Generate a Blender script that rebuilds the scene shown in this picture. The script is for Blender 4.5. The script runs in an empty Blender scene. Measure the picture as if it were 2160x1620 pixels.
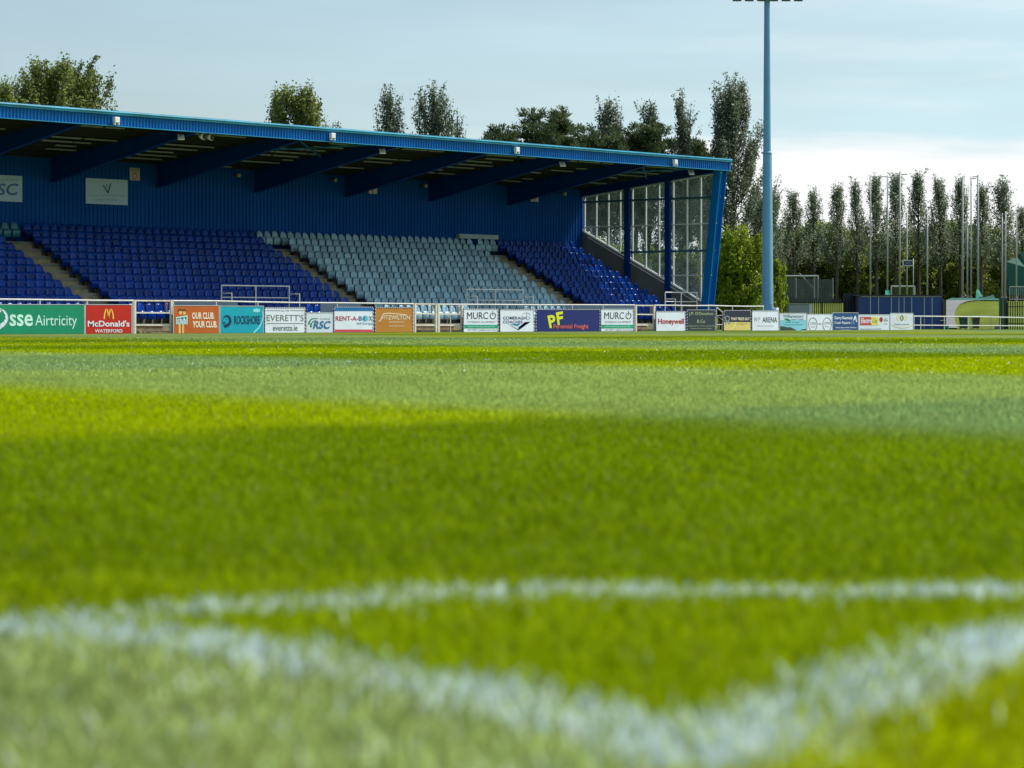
import bpy, math, random
import numpy as np
from mathutils import Vector, Matrix
R = math.radians
S = bpy.context.scene
COL = S.collection

# ------------------------------------------------------------------ camera / world / sun
# world frame: +X runs along the grandstand (to the right and away), +Y runs across the pitch towards it
TH = R(48.8); cc, ss = math.cos(TH), math.sin(TH)
F = 5500.0; H = 0.48; HY = 677.0          # focal length in photo pixels, eye height, horizon row
cam_d = bpy.data.cameras.new('camera'); cam = bpy.data.objects.new('camera', cam_d); COL.objects.link(cam)
cam.location = (0, 0, H); cam.rotation_euler = (R(90), 0, -TH)
cam_d.sensor_width = 36; cam_d.lens = F / 2160 * 36
cam_d.shift_y = -(810 - HY) / 2160
cam_d.clip_start = 0.05; cam_d.clip_end = 4000
cam_d.dof.use_dof = True; cam_d.dof.focus_distance = 110; cam_d.dof.aperture_fstop = 6.6
S.camera = cam

SUN_EL, SUN_A = R(50), R(25)               # elevation, angle from +X towards -Y
sun_dir = Vector((math.cos(SUN_A) * math.cos(SUN_EL), -math.sin(SUN_A) * math.cos(SUN_EL), math.sin(SUN_EL)))
sl = bpy.data.lights.new('sun', 'SUN'); sl.energy = 4.6; sl.angle = R(0.5); sl.color = (1, .955, .88)
so = bpy.data.objects.new('sun', sl); COL.objects.link(so)
so.rotation_euler = sun_dir.to_track_quat('Z', 'Y').to_euler(); so.location = (60, -20, 80)

W = bpy.data.worlds.new('World'); S.world = W; W.use_nodes = True
nt = W.node_tree; nt.nodes.clear(); N = nt.nodes.new; L = nt.links.new
sky = N('ShaderNodeTexSky'); sky.sky_type = 'NISHITA'; sky.sun_disc = False
sky.sun_elevation = SUN_EL; sky.sun_rotation = math.atan2(sun_dir.x, sun_dir.y)
sky.air_density = 1.0; sky.dust_density = 0.6; sky.ozone_density = 1.2
bg = N('ShaderNodeBackground'); bg.inputs['Strength'].default_value = 0.086
ow = N('ShaderNodeOutputWorld')
tc = N('ShaderNodeTexCoord'); sep = N('ShaderNodeSeparateXYZ'); L(tc.outputs['Generated'], sep.inputs[0])
def M(op, a, b=None, c=None, clamp=False):
    n = N('ShaderNodeMath'); n.operation = op; n.use_clamp = clamp
    for i, v in enumerate((a, b, c)):
        if v is None: continue
        if isinstance(v, (int, float)): n.inputs[i].default_value = v
        else: L(v, n.inputs[i])
    return n.outputs[0]
mp = N('ShaderNodeMapping'); mp.inputs['Scale'].default_value = (3.0, 3.0, 22.0); mp.inputs['Rotation'].default_value = (R(4), R(-3), 0)
L(tc.outputs['Generated'], mp.inputs[0])
nz = N('ShaderNodeTexNoise'); nz.inputs['Scale'].default_value = 1.6; nz.inputs['Detail'].default_value = 7; nz.inputs['Roughness'].default_value = .55
L(mp.outputs[0], nz.inputs['Vector'])
mp2 = N('ShaderNodeMapping'); mp2.inputs['Scale'].default_value = (5.0, 5.0, 40.0); mp2.inputs['Location'].default_value = (3.1, 1.7, 0)
L(tc.outputs['Generated'], mp2.inputs[0])
nz2 = N('ShaderNodeTexNoise'); nz2.inputs['Scale'].default_value = 2.0; nz2.inputs['Detail'].default_value = 8
L(mp2.outputs[0], nz2.inputs['Vector'])
# side: how far round to the right (towards +X) the direction lies; low: how near the horizon
azr = M('ADD', M('MULTIPLY', sep.outputs[0], cc), M('MULTIPLY', sep.outputs[1], -ss))
side = M('MULTIPLY_ADD', azr, 2.6, 0.42, True)
bank = M('MULTIPLY_ADD', nz2.outputs[0], .030, .0575)
bank = M('SUBTRACT', bank, sep.outputs[2])
bank = M('MULTIPLY', bank, 120.0, None, True)
bank = M('MULTIPLY', bank, M('MULTIPLY_ADD', azr, 9.0, 0.35, True))
wisp = M('MULTIPLY_ADD', nz2.outputs[0], 4.0, -1.9, True)
wisp = M('MULTIPLY', wisp, M('MULTIPLY_ADD', azr, 4.0, 0.15, True))
bank = M('MAXIMUM', bank, M('MULTIPLY', wisp, .35))
veil = M('MULTIPLY_ADD', nz.outputs[0], 1.3, -0.25, True)
veil = M('MULTIPLY', veil, M('MULTIPLY_ADD', side, .75, .35))
veil = M('ADD', veil, M('MULTIPLY_ADD', side, .30, .08), None, True)
mx = N('ShaderNodeMix'); mx.data_type = 'RGBA'; L(veil, mx.inputs['Factor']); L(sky.outputs[0], mx.inputs['A'])
mx.inputs['B'].default_value = (6.1, 8.2, 9.0, 1)
mx2 = N('ShaderNodeMix'); mx2.data_type = 'RGBA'; L(bank, mx2.inputs['Factor']); L(mx.outputs['Result'], mx2.inputs['A'])
mx2.inputs['B'].default_value = (9.6, 9.7, 9.7, 1)
L(mx2.outputs['Result'], bg.inputs['Color']); L(bg.outputs[0], ow.inputs[0])
S.view_settings.view_transform = 'Standard'; S.view_settings.look = 'None'; S.view_settings.exposure = 0.3; S.view_settings.gamma = 1

# ------------------------------------------------------------------ measuring helpers (photo pixel -> metres)
def onY(px, py, Y):
    xr = (px - 1080) / F; x = Y * (ss + xr * cc) / (cc - xr * ss); d = x * ss + Y * cc
    return x, Y, H - (py - HY) / F * d
def onX(px, py, X):
    xr = (px - 1080) / F; y = X * (cc - xr * ss) / (ss + xr * cc); d = X * ss + y * cc
    return X, y, H - (py - HY) / F * d
def onD(px, py, d):
    Xc = (px - 1080) / F * d
    return Xc * cc + d * ss, -Xc * ss + d * cc, H - (py - HY) / F * d
def cam2w(Xc, d): return Xc * cc + d * ss, -Xc * ss + d * cc

# ------------------------------------------------------------------ materials
MATS = {}
def srgb(r, g, b):
    f = lambda v: (v / 255 / 12.92) if v / 255 <= .04045 else ((v / 255 + .055) / 1.055) ** 2.4
    return (f(r), f(g), f(b))
def mat(name, col, rough=.6, metal=0., noise=.12, scale=3., bump=0., bscale=40., spec=.5, coat=0., alt=None):
    if name in MATS: return MATS[name]
    m = bpy.data.materials.new(name); m.use_nodes = True; t = m.node_tree; b = t.nodes['Principled BSDF']
    b.inputs['Roughness'].default_value = rough; b.inputs['Metallic'].default_value = metal
    b.inputs['Specular IOR Level'].default_value = spec; b.inputs['Coat Weight'].default_value = coat
    tcx = t.nodes.new('ShaderNodeTexCoord'); n = t.nodes.new('ShaderNodeTexNoise')
    n.inputs['Scale'].default_value = scale; n.inputs['Detail'].default_value = 6; n.inputs['Roughness'].default_value = .6
    t.links.new(tcx.outputs['Object'], n.inputs['Vector'])
    r = t.nodes.new('ShaderNodeValToRGB'); r.color_ramp.elements[0].position = .3; r.color_ramp.elements[1].position = .7
    a = tuple(v * (1 - noise) for v in col); c2 = alt or tuple(min(1, v * (1 + noise)) for v in col)
    r.color_ramp.elements[0].color = (*a, 1); r.color_ramp.elements[1].color = (*c2, 1)
    t.links.new(n.outputs[0], r.inputs[0]); t.links.new(r.outputs[0], b.inputs['Base Color'])
    if bump:
        n2 = t.nodes.new('ShaderNodeTexNoise'); n2.inputs['Scale'].default_value = bscale; n2.inputs['Detail'].default_value = 5
        t.links.new(tcx.outputs['Object'], n2.inputs['Vector'])
        bp = t.nodes.new('ShaderNodeBump'); bp.inputs['Strength'].default_value = bump; bp.inputs['Distance'].default_value = .02
        t.links.new(n2.outputs[0], bp.inputs['Height']); t.links.new(bp.outputs[0], b.inputs['Normal'])
    MATS[name] = m; return m
def attr_mat(name, rough, trans, jitter=True, spec=.5, glint=0.):
    m = bpy.data.materials.new(name); m.use_nodes = True; t = m.node_tree; b = t.nodes['Principled BSDF']; o = t.nodes['Material Output']
    at = t.nodes.new('ShaderNodeAttribute'); at.attribute_name = 'Col'
    b.inputs['Roughness'].default_value = rough; b.inputs['Specular IOR Level'].default_value = spec
    t.links.new(at.outputs['Color'], b.inputs['Base Color'])
    if trans:
        tr = t.nodes.new('ShaderNodeBsdfTranslucent'); mxs = t.nodes.new('ShaderNodeMixShader'); mxs.inputs[0].default_value = trans
        t.links.new(at.outputs['Color'], tr.inputs['Color'])
        t.links.new(b.outputs[0], mxs.inputs[1]); t.links.new(tr.outputs[0], mxs.inputs[2]); t.links.new(mxs.outputs[0], o.inputs['Surface'])
    return m
def leaf_mat(name, dark, light, trans=.35, silver=None, rough=.55):
    m = bpy.data.materials.new(name); m.use_nodes = True; t = m.node_tree; b = t.nodes['Principled BSDF']; o = t.nodes['Material Output']
    g = t.nodes.new('ShaderNodeNewGeometry'); r = t.nodes.new('ShaderNodeValToRGB')
    r.color_ramp.elements[0].color = (*dark, 1); r.color_ramp.elements[1].color = (*light, 1)
    if silver:
        e = r.color_ramp.elements.new(.9); e.color = (*light, 1); r.color_ramp.elements[-1].position = .93; r.color_ramp.elements[-1].color = (*silver, 1)
    t.links.new(g.outputs['Random Per Island'], r.inputs[0])
    tcx = t.nodes.new('ShaderNodeTexCoord'); n = t.nodes.new('ShaderNodeTexNoise'); n.inputs['Scale'].default_value = .6
    t.links.new(tcx.outputs['Object'], n.inputs['Vector'])
    mm = t.nodes.new('ShaderNodeMix'); mm.data_type = 'RGBA'; mm.blend_type = 'MULTIPLY'; mm.inputs['Factor'].default_value = .5
    r2 = t.nodes.new('ShaderNodeValToRGB'); r2.color_ramp.elements[0].position = .35; r2.color_ramp.elements[1].position = .65
    r2.color_ramp.elements[0].color = (.55, .6, .6, 1); r2.color_ramp.elements[1].color = (1.3, 1.25, .8, 1)
    t.links.new(n.outputs[0], r2.inputs[0]); t.links.new(r.outputs[0], mm.inputs['A']); t.links.new(r2.outputs[0], mm.inputs['B'])
    t.links.new(mm.outputs['Result'], b.inputs['Base Color']); b.inputs['Roughness'].default_value = rough
    tr = t.nodes.new('ShaderNodeBsdfTranslucent'); mxs = t.nodes.new('ShaderNodeMixShader'); mxs.inputs[0].default_value = trans
    t.links.new(mm.outputs['Result'], tr.inputs['Color'])
    t.links.new(b.outputs[0], mxs.inputs[1]); t.links.new(tr.outputs[0], mxs.inputs[2]); t.links.new(mxs.outputs[0], o.inputs['Surface'])
    MATS[name] = m; return m
def net_mat(name, col, alpha):
    m = bpy.data.materials.new(name); m.use_nodes = True; t = m.node_tree; b = t.nodes['Principled BSDF']
    b.inputs['Base Color'].default_value = (*col, 1); b.inputs['Roughness'].default_value = .8
    tcx = t.nodes.new('ShaderNodeTexCoord'); n = t.nodes.new('ShaderNodeTexNoise'); n.inputs['Scale'].default_value = 1.5
    t.links.new(tcx.outputs['Object'], n.inputs['Vector'])
    ma = t.nodes.new('ShaderNodeMath'); ma.operation = 'MULTIPLY_ADD'; ma.inputs[1].default_value = .3; ma.inputs[2].default_value = alpha - .15
    t.links.new(n.outputs[0], ma.inputs[0]); t.links.new(ma.outputs[0], b.inputs['Alpha'])
    MATS[name] = m; return m

# ------------------------------------------------------------------ mesh helpers
class MB:
    def __init__(s): s.v = []; s.f = []; s.m = []
    def add(s, vs, fs, mi=0):
        o = len(s.v); s.v += [tuple(v) for v in vs]; s.f += [tuple(i + o for i in f) for f in fs]; s.m += [mi] * len(fs)
    def box(s, a, b, mi=0):
        x0, y0, z0 = a; x1, y1, z1 = b
        x0, x1 = min(x0, x1), max(x0, x1); y0, y1 = min(y0, y1), max(y0, y1); z0, z1 = min(z0, z1), max(z0, z1)
        s.add([(x0,y0,z0),(x1,y0,z0),(x1,y1,z0),(x0,y1,z0),(x0,y0,z1),(x1,y0,z1),(x1,y1,z1),(x0,y1,z1)],
              [(0,3,2,1),(4,5,6,7),(0,1,5,4),(1,2,6,5),(2,3,7,6),(3,0,4,7)], mi)
    def tube(s, a, b, r, r2=None, n=8, mi=0, cap=True):
        a = Vector(a); b = Vector(b); d = (b - a); r2 = r if r2 is None else r2
        if d.length < 1e-6: return
        q = d.normalized(); u = q.orthogonal().normalized(); w = q.cross(u)
        vs = []
        for p, rr in ((a, r), (b, r2)):
            for i in range(n):
                t = 2 * math.pi * i / n; vs.append(p + (u * math.cos(t) + w * math.sin(t)) * rr)
        fs = [(i, (i + 1) % n, n + (i + 1) % n, n + i) for i in range(n)]
        if cap: fs += [tuple(range(n))[::-1], tuple(range(n, 2 * n))]
        s.add(vs, fs, mi)
    def prism(s, pts, d, mi=0):
        # pts: planar loop of 3D points, extruded by vector d
        n = len(pts); d = Vector(d); P = [Vector(p) for p in pts]
        s.add(P + [p + d for p in P], [tuple(range(n))[::-1], tuple(range(n, 2 * n))] + [(i, (i + 1) % n, n + (i + 1) % n, n + i) for i in range(n)], mi)
    def beam(s, a, b, w, h, mi=0):
        # rectangular bar from a to b, w across, h in the plane of z
        a = Vector(a); b = Vector(b); q = (b - a).normalized()
        up = Vector((0, 0, 1)) if abs(q.z) < .95 else Vector((0, 1, 0))
        u = q.cross(up).normalized() * w / 2; v = u.cross(q).normalized() * h / 2
        vs = [p + i * u + j * v for p in (a, b) for i, j in ((-1,-1),(1,-1),(1,1),(-1,1))]
        s.add(vs, [(0,3,2,1),(4,5,6,7),(0,1,5,4),(1,2,6,5),(2,3,7,6),(3,0,4,7)], mi)
    def build(s, name, mats, parent=None, smooth=False, bevel=0):
        me = bpy.data.meshes.new(name); me.from_pydata(s.v, [], s.f); me.update()
        if not isinstance(mats, (list, tuple)): mats = [mats]
        for m in mats: me.materials.append(m)
        if len(mats) > 1: me.polygons.foreach_set('material_index', s.m)
        if smooth: me.polygons.foreach_set('use_smooth', [True] * len(me.polygons))
        o = bpy.data.objects.new(name, me); COL.objects.link(o)
        if parent is not None:
            o.parent = parent
            if parent.type == 'EMPTY' or parent.parent is not None or True:
                # geometry is written in world coordinates: shift it into the parent's frame
                w = wloc(parent)
                if w.length: me.transform(Matrix.Translation(-w))
        if bevel:
            bv = o.modifiers.new('bevel', 'BEVEL'); bv.width = bevel; bv.segments = 2; bv.limit_method = 'ANGLE'
        return o
def wloc(o):
    v = Vector((0, 0, 0))
    while o is not None: v = v + o.location; o = o.parent
    return v
def tag(o, label=None, cat=None, group=None, kind=None):
    if label: o['label'] = label
    if cat: o['category'] = cat
    if group: o['group'] = group
    if kind: o['kind'] = kind
    return o
def thing(name, label, cat, loc=(0, 0, 0), group=None):
    o = bpy.data.objects.new(name, None); o.empty_display_size = .3; COL.objects.link(o); o.location = loc
    return tag(o, label, cat, group)
def nmesh(name, v, f, mats, cols=None, parent=None, smooth=False):
    """numpy mesh: v (n,3); f (m,k)"""
    me = bpy.data.meshes.new(name); k = f.shape[1]
    me.vertices.add(len(v)); me.vertices.foreach_set('co', np.ascontiguousarray(v, dtype=np.float32).ravel())
    me.loops.add(f.size); me.loops.foreach_set('vertex_index', np.ascontiguousarray(f, dtype=np.int32).ravel())
    me.polygons.add(len(f)); me.polygons.foreach_set('loop_start', np.arange(0, f.size, k, dtype=np.int32))
    me.polygons.foreach_set('loop_total', np.full(len(f), k, dtype=np.int32))
    if smooth: me.polygons.foreach_set('use_smooth', np.ones(len(f), dtype=bool))
    me.update(calc_edges=True)
    if cols is not None:
        a = me.attributes.new('Col', 'FLOAT_COLOR', 'POINT')
        c4 = np.ones((len(v), 4), np.float32); c4[:, :3] = cols; a.data.foreach_set('color', c4.ravel())
    me.materials.append(mats)
    o = bpy.data.objects.new(name, me); COL.objects.link(o)
    if parent is not None: o.parent = parent
    return o

# ------------------------------------------------------------------ the pitch
def gz(d):
    """pitch level against distance from the corner: the corner stands 16 cm above the far touchline"""
    t = np.clip((d - 8.0) / 52.0, 0, 1); return .16 * (1 - t * t * (3 - 2 * t))
def camcoords(x, y): return x * cc - y * ss, x * ss + y * cc
def seg_dist(px, py, pts):
    best = np.full(px.shape, 1e9)
    for (x0, y0), (x1, y1) in zip(pts[:-1], pts[1:]):
        dx, dy = x1 - x0, y1 - y0; t = np.clip(((px - x0) * dx + (py - y0) * dy) / (dx * dx + dy * dy), 0, 1)
        best = np.minimum(best, np.hypot(px - x0 - t * dx, py - y0 - t * dy))
    return best
def groundpt(px, py, h=.32):                       # photo pixel on the level ground by the corner
    py = py + 24
    d = h * F / (py - HY); return ((px - 1080) / F * d, d)
GL = [groundpt(*p) for p in ((-700, 1265), (-250, 1302), (0, 1322), (250, 1340), (500, 1372), (800, 1430), (1000, 1474), (1200, 1524), (1400, 1576), (1480, 1600))]
GR = [groundpt(*p) for p in ((1480, 1600), (1600, 1548), (1800, 1470), (2000, 1404), (2160, 1360), (2500, 1290), (3000, 1200))]
GA = [groundpt(*p) for p in ((150, 1318), (300, 1298), (500, 1278), (700, 1278), (900, 1262), (1200, 1254), (1540, 1250), (1900, 1252), (2160, 1257), (2400, 1266), (2600, 1280))]
def fbm(x, y, sc, seed):
    rs = np.random.RandomState(seed); r = 0
    for i in range(5):
        a = rs.uniform(0, 2 * np.pi, 3); k = sc * (1.6 ** i)
        r = r + np.sin(k * (x * np.cos(a[0]) + y * np.sin(a[0])) + a[1]) * np.sin(k * (y * np.cos(a[2]) - x * np.sin(a[2])) + a[0] * 3) / (1.3 ** i)
    return r / 2.2
def sm(v, w): return 1 / (1 + np.exp(-np.clip(v / w, -30, 30)))
C00 = np.array((.212, .305, .001)); C01 = np.array((.365, .440, .000)); C10 = np.array((.270, .385, .135)); C11 = np.array((.350, .450, .120))  # stripe colours carry the light reflected by blades leaning each way
def grass_state(x, y):
    """colour of the turf: mowing stripes both ways with their blade-lean sheen painted in, plus the share of white line paint"""
    wx = x + .10 * fbm(x, y, 1.3, 3); wy = y + .10 * fbm(x, y, 1.1, 4)
    a = np.zeros_like(wx); sg = 1.0                                  # stripes across the pitch, fanning slightly
    for k0, k1, e in ((5.2, .26, .16), (10.3, .365, .25), (17.5, .52, .4), (29, .55, .5), (43, .5, .6), (54, .5, .6), (65, .5, .6)):
        a = a + sg * sm(wx - k0 - k1 * np.clip(wy, 0, 80), e); sg = -sg
    a = np.clip(a, 0, 1)
    pv = (wy - 5.36) / 7.7; b = np.where(pv < -1, 0, np.clip(np.sin(np.pi * pv) * 9, -1, 1) * .5 + .5)
    a = a[..., None]; b = b[..., None]
    col = (C00 * (1 - b) + C01 * b) * (1 - a) + (C10 * (1 - b) + C11 * b) * a
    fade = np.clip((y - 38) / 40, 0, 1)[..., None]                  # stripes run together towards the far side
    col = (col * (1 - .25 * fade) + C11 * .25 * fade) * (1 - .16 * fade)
    Xc, d = camcoords(x, y)
    n = fbm(x, y, 2.2, 5)[..., None] * .45 + fbm(x, y, 7., 6)[..., None] * .25
    # off the pitch, left of the left line: paler, the lighter look of its lean put into the colour
    lx = np.array([p[0] for p in GL]); ly = np.array([p[1] for p in GL])
    outl = (d < np.interp(Xc, lx, ly)) & (Xc < GL[-1][0])
    rx = np.array([p[0] for p in GR]); ry = np.array([p[1] for p in GR])
    outr = (d < np.interp(Xc, rx, ry)) & (Xc >= GL[-1][0])
    inarc = (d < 3.1) & ~outl & ~outr
    col = np.where(outl[..., None], np.array((.430, .520, .170)), col)
    col = np.where(outr[..., None], np.array((.370, .430, .000)), col)
    col = np.where(inarc[..., None], np.array((.290, .380, .001)), col)
    col = col * (1 + .20 * n)
    w = np.where(Xc > .02, .056, .056)
    edge = .022 * fbm(x, y, 14., 8)
    dist = np.minimum(np.minimum(seg_dist(Xc, d, GL) , seg_dist(Xc, d, GR) - .012), seg_dist(Xc, d, GA) + .008)
    p = sm(w + edge * .6 - dist, .010) * (d < 5)
    far = np.abs(y - 15.1) ; fx = (x > 9.5) & (x < 18)
    p2 = sm(.07 - far, .012) * fx * np.clip(.55 + .5 * fbm(x, y, 1.7, 9), 0, 1)
    p3 = sm(.06 - np.abs(x - 30.2), .012) * (y > 15.1) * (y < 60) * .6 + sm(.06 - np.abs(y - 73.9), .012) * .5
    return np.clip(col, 0, 1), np.clip(p + p2 + p3, 0, 1)

PAINT = np.array((.60, .70, .70))
grass_m = attr_mat('turf_blades', .5, .45, spec=.03)
turf_m = attr_mat('turf', .85, 0, spec=.02)
# fine speckle and relief on the turf sheet
t = turf_m.node_tree; b = t.nodes['Principled BSDF']; at = t.nodes['Attribute']
tcx = t.nodes.new('ShaderNodeTexCoord'); n1 = t.nodes.new('ShaderNodeTexNoise'); n1.inputs['Scale'].default_value = 22; n1.inputs['Detail'].default_value = 8; n1.inputs['Roughness'].default_value = .75
t.links.new(tcx.outputs['Object'], n1.inputs['Vector'])
rr = t.nodes.new('ShaderNodeValToRGB'); rr.color_ramp.elements[0].position = .3; rr.color_ramp.elements[1].position = .72
rr.color_ramp.elements[0].color = (.6, .65, .6, 1); rr.color_ramp.elements[1].color = (1.3, 1.25, 1.2, 1)
t.links.new(n1.outputs[0], rr.inputs[0])
mm = t.nodes.new('ShaderNodeMix'); mm.data_type = 'RGBA'; mm.blend_type = 'MULTIPLY'; mm.inputs['Factor'].default_value = 1
t.links.new(at.outputs['Color'], mm.inputs['A']); t.links.new(rr.outputs[0], mm.inputs['B']); t.links.new(mm.outputs['Result'], b.inputs['Base Color'])
bp = t.nodes.new('ShaderNodeBump'); bp.inputs['Strength'].default_value = .6; bp.inputs['Distance'].default_value = .03
t.links.new(n1.outputs[0], bp.inputs['Height']); t.links.new(bp.outputs[0], b.inputs['Normal'])

def build_ground():
    # one sheet: polar grid round the camera foot, fine inside the view, coarse all round, out to 900 m
    ang = np.concatenate([np.linspace(-180, -24, 26)[:-1], np.linspace(-24, 24, 420), np.linspace(24, 180, 26)[1:]])
    rad = np.concatenate([np.geomspace(.3, 6, 230)[:-1], np.geomspace(6, 110, 420)[:-1], np.geomspace(110, 900, 14)])
    A, Rr = np.meshgrid(np.radians(ang), rad)
    Xc = Rr * np.sin(A); D = Rr * np.cos(A)
    x = Xc * cc + D * ss; y = -Xc * ss + D * cc
    z = gz(np.where(D > 0, np.maximum(D, Rr * .7), Rr * .7))
    col, p = grass_state(x, y)
    col = col * (.84 - .34 * np.clip((Rr - 20) / 40, 0, 1))[..., None]  # sheet darkened, more so far off, for blades shading each other
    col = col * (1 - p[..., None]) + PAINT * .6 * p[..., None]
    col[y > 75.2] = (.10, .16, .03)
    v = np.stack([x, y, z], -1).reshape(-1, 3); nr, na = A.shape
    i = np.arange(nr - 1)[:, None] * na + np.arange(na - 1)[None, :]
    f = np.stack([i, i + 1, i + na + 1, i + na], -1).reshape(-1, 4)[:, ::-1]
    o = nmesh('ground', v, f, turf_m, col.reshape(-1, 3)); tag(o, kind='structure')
build_ground()

def build_blades():
    rs = np.random.RandomState(11)
    V = []; Fc = []; Cs = []; off = 0
    zones = [(1.35, 4.2, 21000, .0045, .028), (4.2, 8, 9500, .006, .023), (8, 15, 3600, .009, .023), (15, 28, 1000, .016, .024), (28, 50, 260, .030, .026), (50, 74, 80, .045, .026)]
    for d0, d1, dens, w, h in zones:
        hw = .235
        mg = .6 if d0 < 8 else 1.0                       # margin, so the turf still stands when seen from a step aside
        n = int(dens * (hw * (d1 * d1 - d0 * d0) + 2 * mg * (d1 - d0)))
        d = rs.uniform(d0, d1, n * 2); d = d[rs.uniform(0, 1, n * 2) < (hw * d + mg) / (hw * d1 + mg)][:n]; n = len(d); Xc = rs.uniform(-1, 1, n) * (hw * d + mg)
        x = Xc * cc + d * ss; y = -Xc * ss + d * cc
        keep = y < 75.2; x, y, d = x[keep], y[keep], d[keep]; n = len(x)
        col, p = grass_state(x, y)
        hh = h * rs.uniform(.55, 1.15, n) * (1 + .25 * fbm(x, y, 3., 21)); ww = w * rs.uniform(.6, 1.3, n)
        a = rs.uniform(0, 2 * np.pi, n); la = rs.uniform(0, 2 * np.pi, n); ll = hh * rs.uniform(.15, .9, n)
        bx, by, bz = x, y, gz(d)
        ux, uy = np.cos(a) * ww / 2, np.sin(a) * ww / 2
        lx, ly = np.cos(la) * ll, np.sin(la) * ll
        P0 = np.stack([bx - ux, by - uy, bz - .002], -1); P1 = np.stack([bx + ux, by + uy, bz - .002], -1)
        P2 = np.stack([bx + ux * .8 + lx * .45, by + uy * .8 + ly * .45, bz + hh * .62], -1)
        P3 = np.stack([bx + lx, by + ly, bz + hh], -1)
        P4 = np.stack([bx - ux * .8 + lx * .45, by - uy * .8 + ly * .45, bz + hh * .62], -1)
        jit = rs.normal(1, .20 if d0 < 4 else .13, n).clip(.5, 1.7)[:, None]
        c = col * jit; dry = rs.uniform(0, 1, n) < .05; c[dry] = c[dry] * .4 + np.array((.30, .28, .10)) * .6
        coat = rs.uniform(0, 1, n) < (p * (.72 + .30 * fbm(x, y, 9., 41)))
        Xq, dq = camcoords(x, y); pale = (dq < 2.9) & (np.abs(c[:, 2] / (c[:, 1] + 1e-6)) > .15)
        glint_blade = rs.uniform(0, 1, n) < np.where(pale, .045, np.where(d0 > 12, .004, 0)); c[glint_blade] = (.85, .92, .80)  # near-white blades: bright glints put into the blade colour
        c[pale & ~glint_blade] *= rs.uniform(.45, 1.25, n)[pale & ~glint_blade][:, None]
        c = np.where(coat[:, None], PAINT * jit.clip(.8, 1.2), c)
        vv = np.stack([P0, P1, P2, P3, P4], 1).reshape(-1, 3)
        base = np.arange(n)[:, None] * 5 + off
        f = np.concatenate([base + np.array([0, 1, 2, 4]), base + np.array([4, 2, 3, 3])], 0)
        V.append(vv); Cs.append(np.repeat(c, 5, 0)); off += n * 5
        Fc.append(f)
    V = np.concatenate(V); Cs = np.concatenate(Cs); Fc = np.concatenate(Fc)
    # quads first, then triangles
    q = Fc[Fc[:, 2] != Fc[:, 3]]; tr = Fc[Fc[:, 2] == Fc[:, 3]][:, :3]
    me = bpy.data.meshes.new('grass'); me.vertices.add(len(V)); me.vertices.foreach_set('co', V.astype(np.float32).ravel())
    lv = np.concatenate([q.ravel(), tr.ravel()]).astype(np.int32); me.loops.add(len(lv)); me.loops.foreach_set('vertex_index', lv)
    lt = np.concatenate([np.full(len(q), 4), np.full(len(tr), 3)]).astype(np.int32)
    me.polygons.add(len(lt)); me.polygons.foreach_set('loop_start', np.concatenate([[0], np.cumsum(lt)[:-1]]).astype(np.int32)); me.polygons.foreach_set('loop_total', lt)
    me.update(calc_edges=True)
    at = me.attributes.new('Col', 'FLOAT_COLOR', 'POINT'); c4 = np.ones((len(V), 4), np.float32); c4[:, :3] = Cs.clip(0, 1); at.data.foreach_set('color', c4.ravel())
    me.materials.append(grass_m); o = bpy.data.objects.new('grass', me); COL.objects.link(o)
    tag(o, 'short mown green turf with white painted corner lines in the foreground', 'grass', kind='stuff')
build_blades()

# ------------------------------------------------------------------ materials in use
conc = mat('concrete', (.20, .19, .155), .85, noise=.35, scale=1.2, bump=.3)
conc_d = mat('concrete_grey', (.16, .175, .17), .8, noise=.2, scale=.8)
step_m = mat('step_concrete', (.27, .235, .13), .85, noise=.35, scale=2.5)
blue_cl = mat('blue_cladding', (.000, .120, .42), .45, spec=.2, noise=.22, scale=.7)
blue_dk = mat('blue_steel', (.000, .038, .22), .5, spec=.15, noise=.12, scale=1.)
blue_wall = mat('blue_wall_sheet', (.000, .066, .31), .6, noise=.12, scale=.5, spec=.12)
blue_br = mat('blue_column', (.001, .15, .46), .4, spec=.3, noise=.1, scale=1.)
teal_fl = mat('teal_flashing', (.012, .26, .42), .35, noise=.3, scale=1.1)
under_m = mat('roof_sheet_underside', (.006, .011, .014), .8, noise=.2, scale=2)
purl_m = mat('bounce_lit_purlin', (.28, .33, .38), .5, noise=.15, scale=1)  # pale tone holds the light bounced up from the grass
white_rail = mat('white_rail_paint', (.72, .70, .68), .35, noise=.10, scale=3)
cream_rail = mat('cream_rail_paint', (.70, .64, .54), .45, noise=.2, scale=5)
white_m = mat('white_plastic', (.75, .77, .78), .4, noise=.05)
black_m = mat('black_metal', (.012, .014, .014), .5)
dk_m = mat('opening_shade_black', (.012, .014, .02), .7)
grey_m = mat('grey_metal', (.30, .31, .31), .45, metal=.3)
mull_m = mat('white_mullion', (.72, .76, .76), .4, noise=.06)
tran_m = mat('blue_grey_transom', (.04, .12, .18), .4)
seat_blue = mat('seat_blue_plastic', (.000, .034, .25), .22, noise=.15, scale=30, spec=.16)
seat_grey = mat('seat_grey_plastic', (.22, .37, .46), .35, noise=.12, scale=30)
seat_teal = mat('seat_teal_plastic', (.02, .14, .19), .35, noise=.12, scale=30)
slate_m = mat('slate_panel', (.06, .10, .15), .5, noise=.15)

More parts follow.
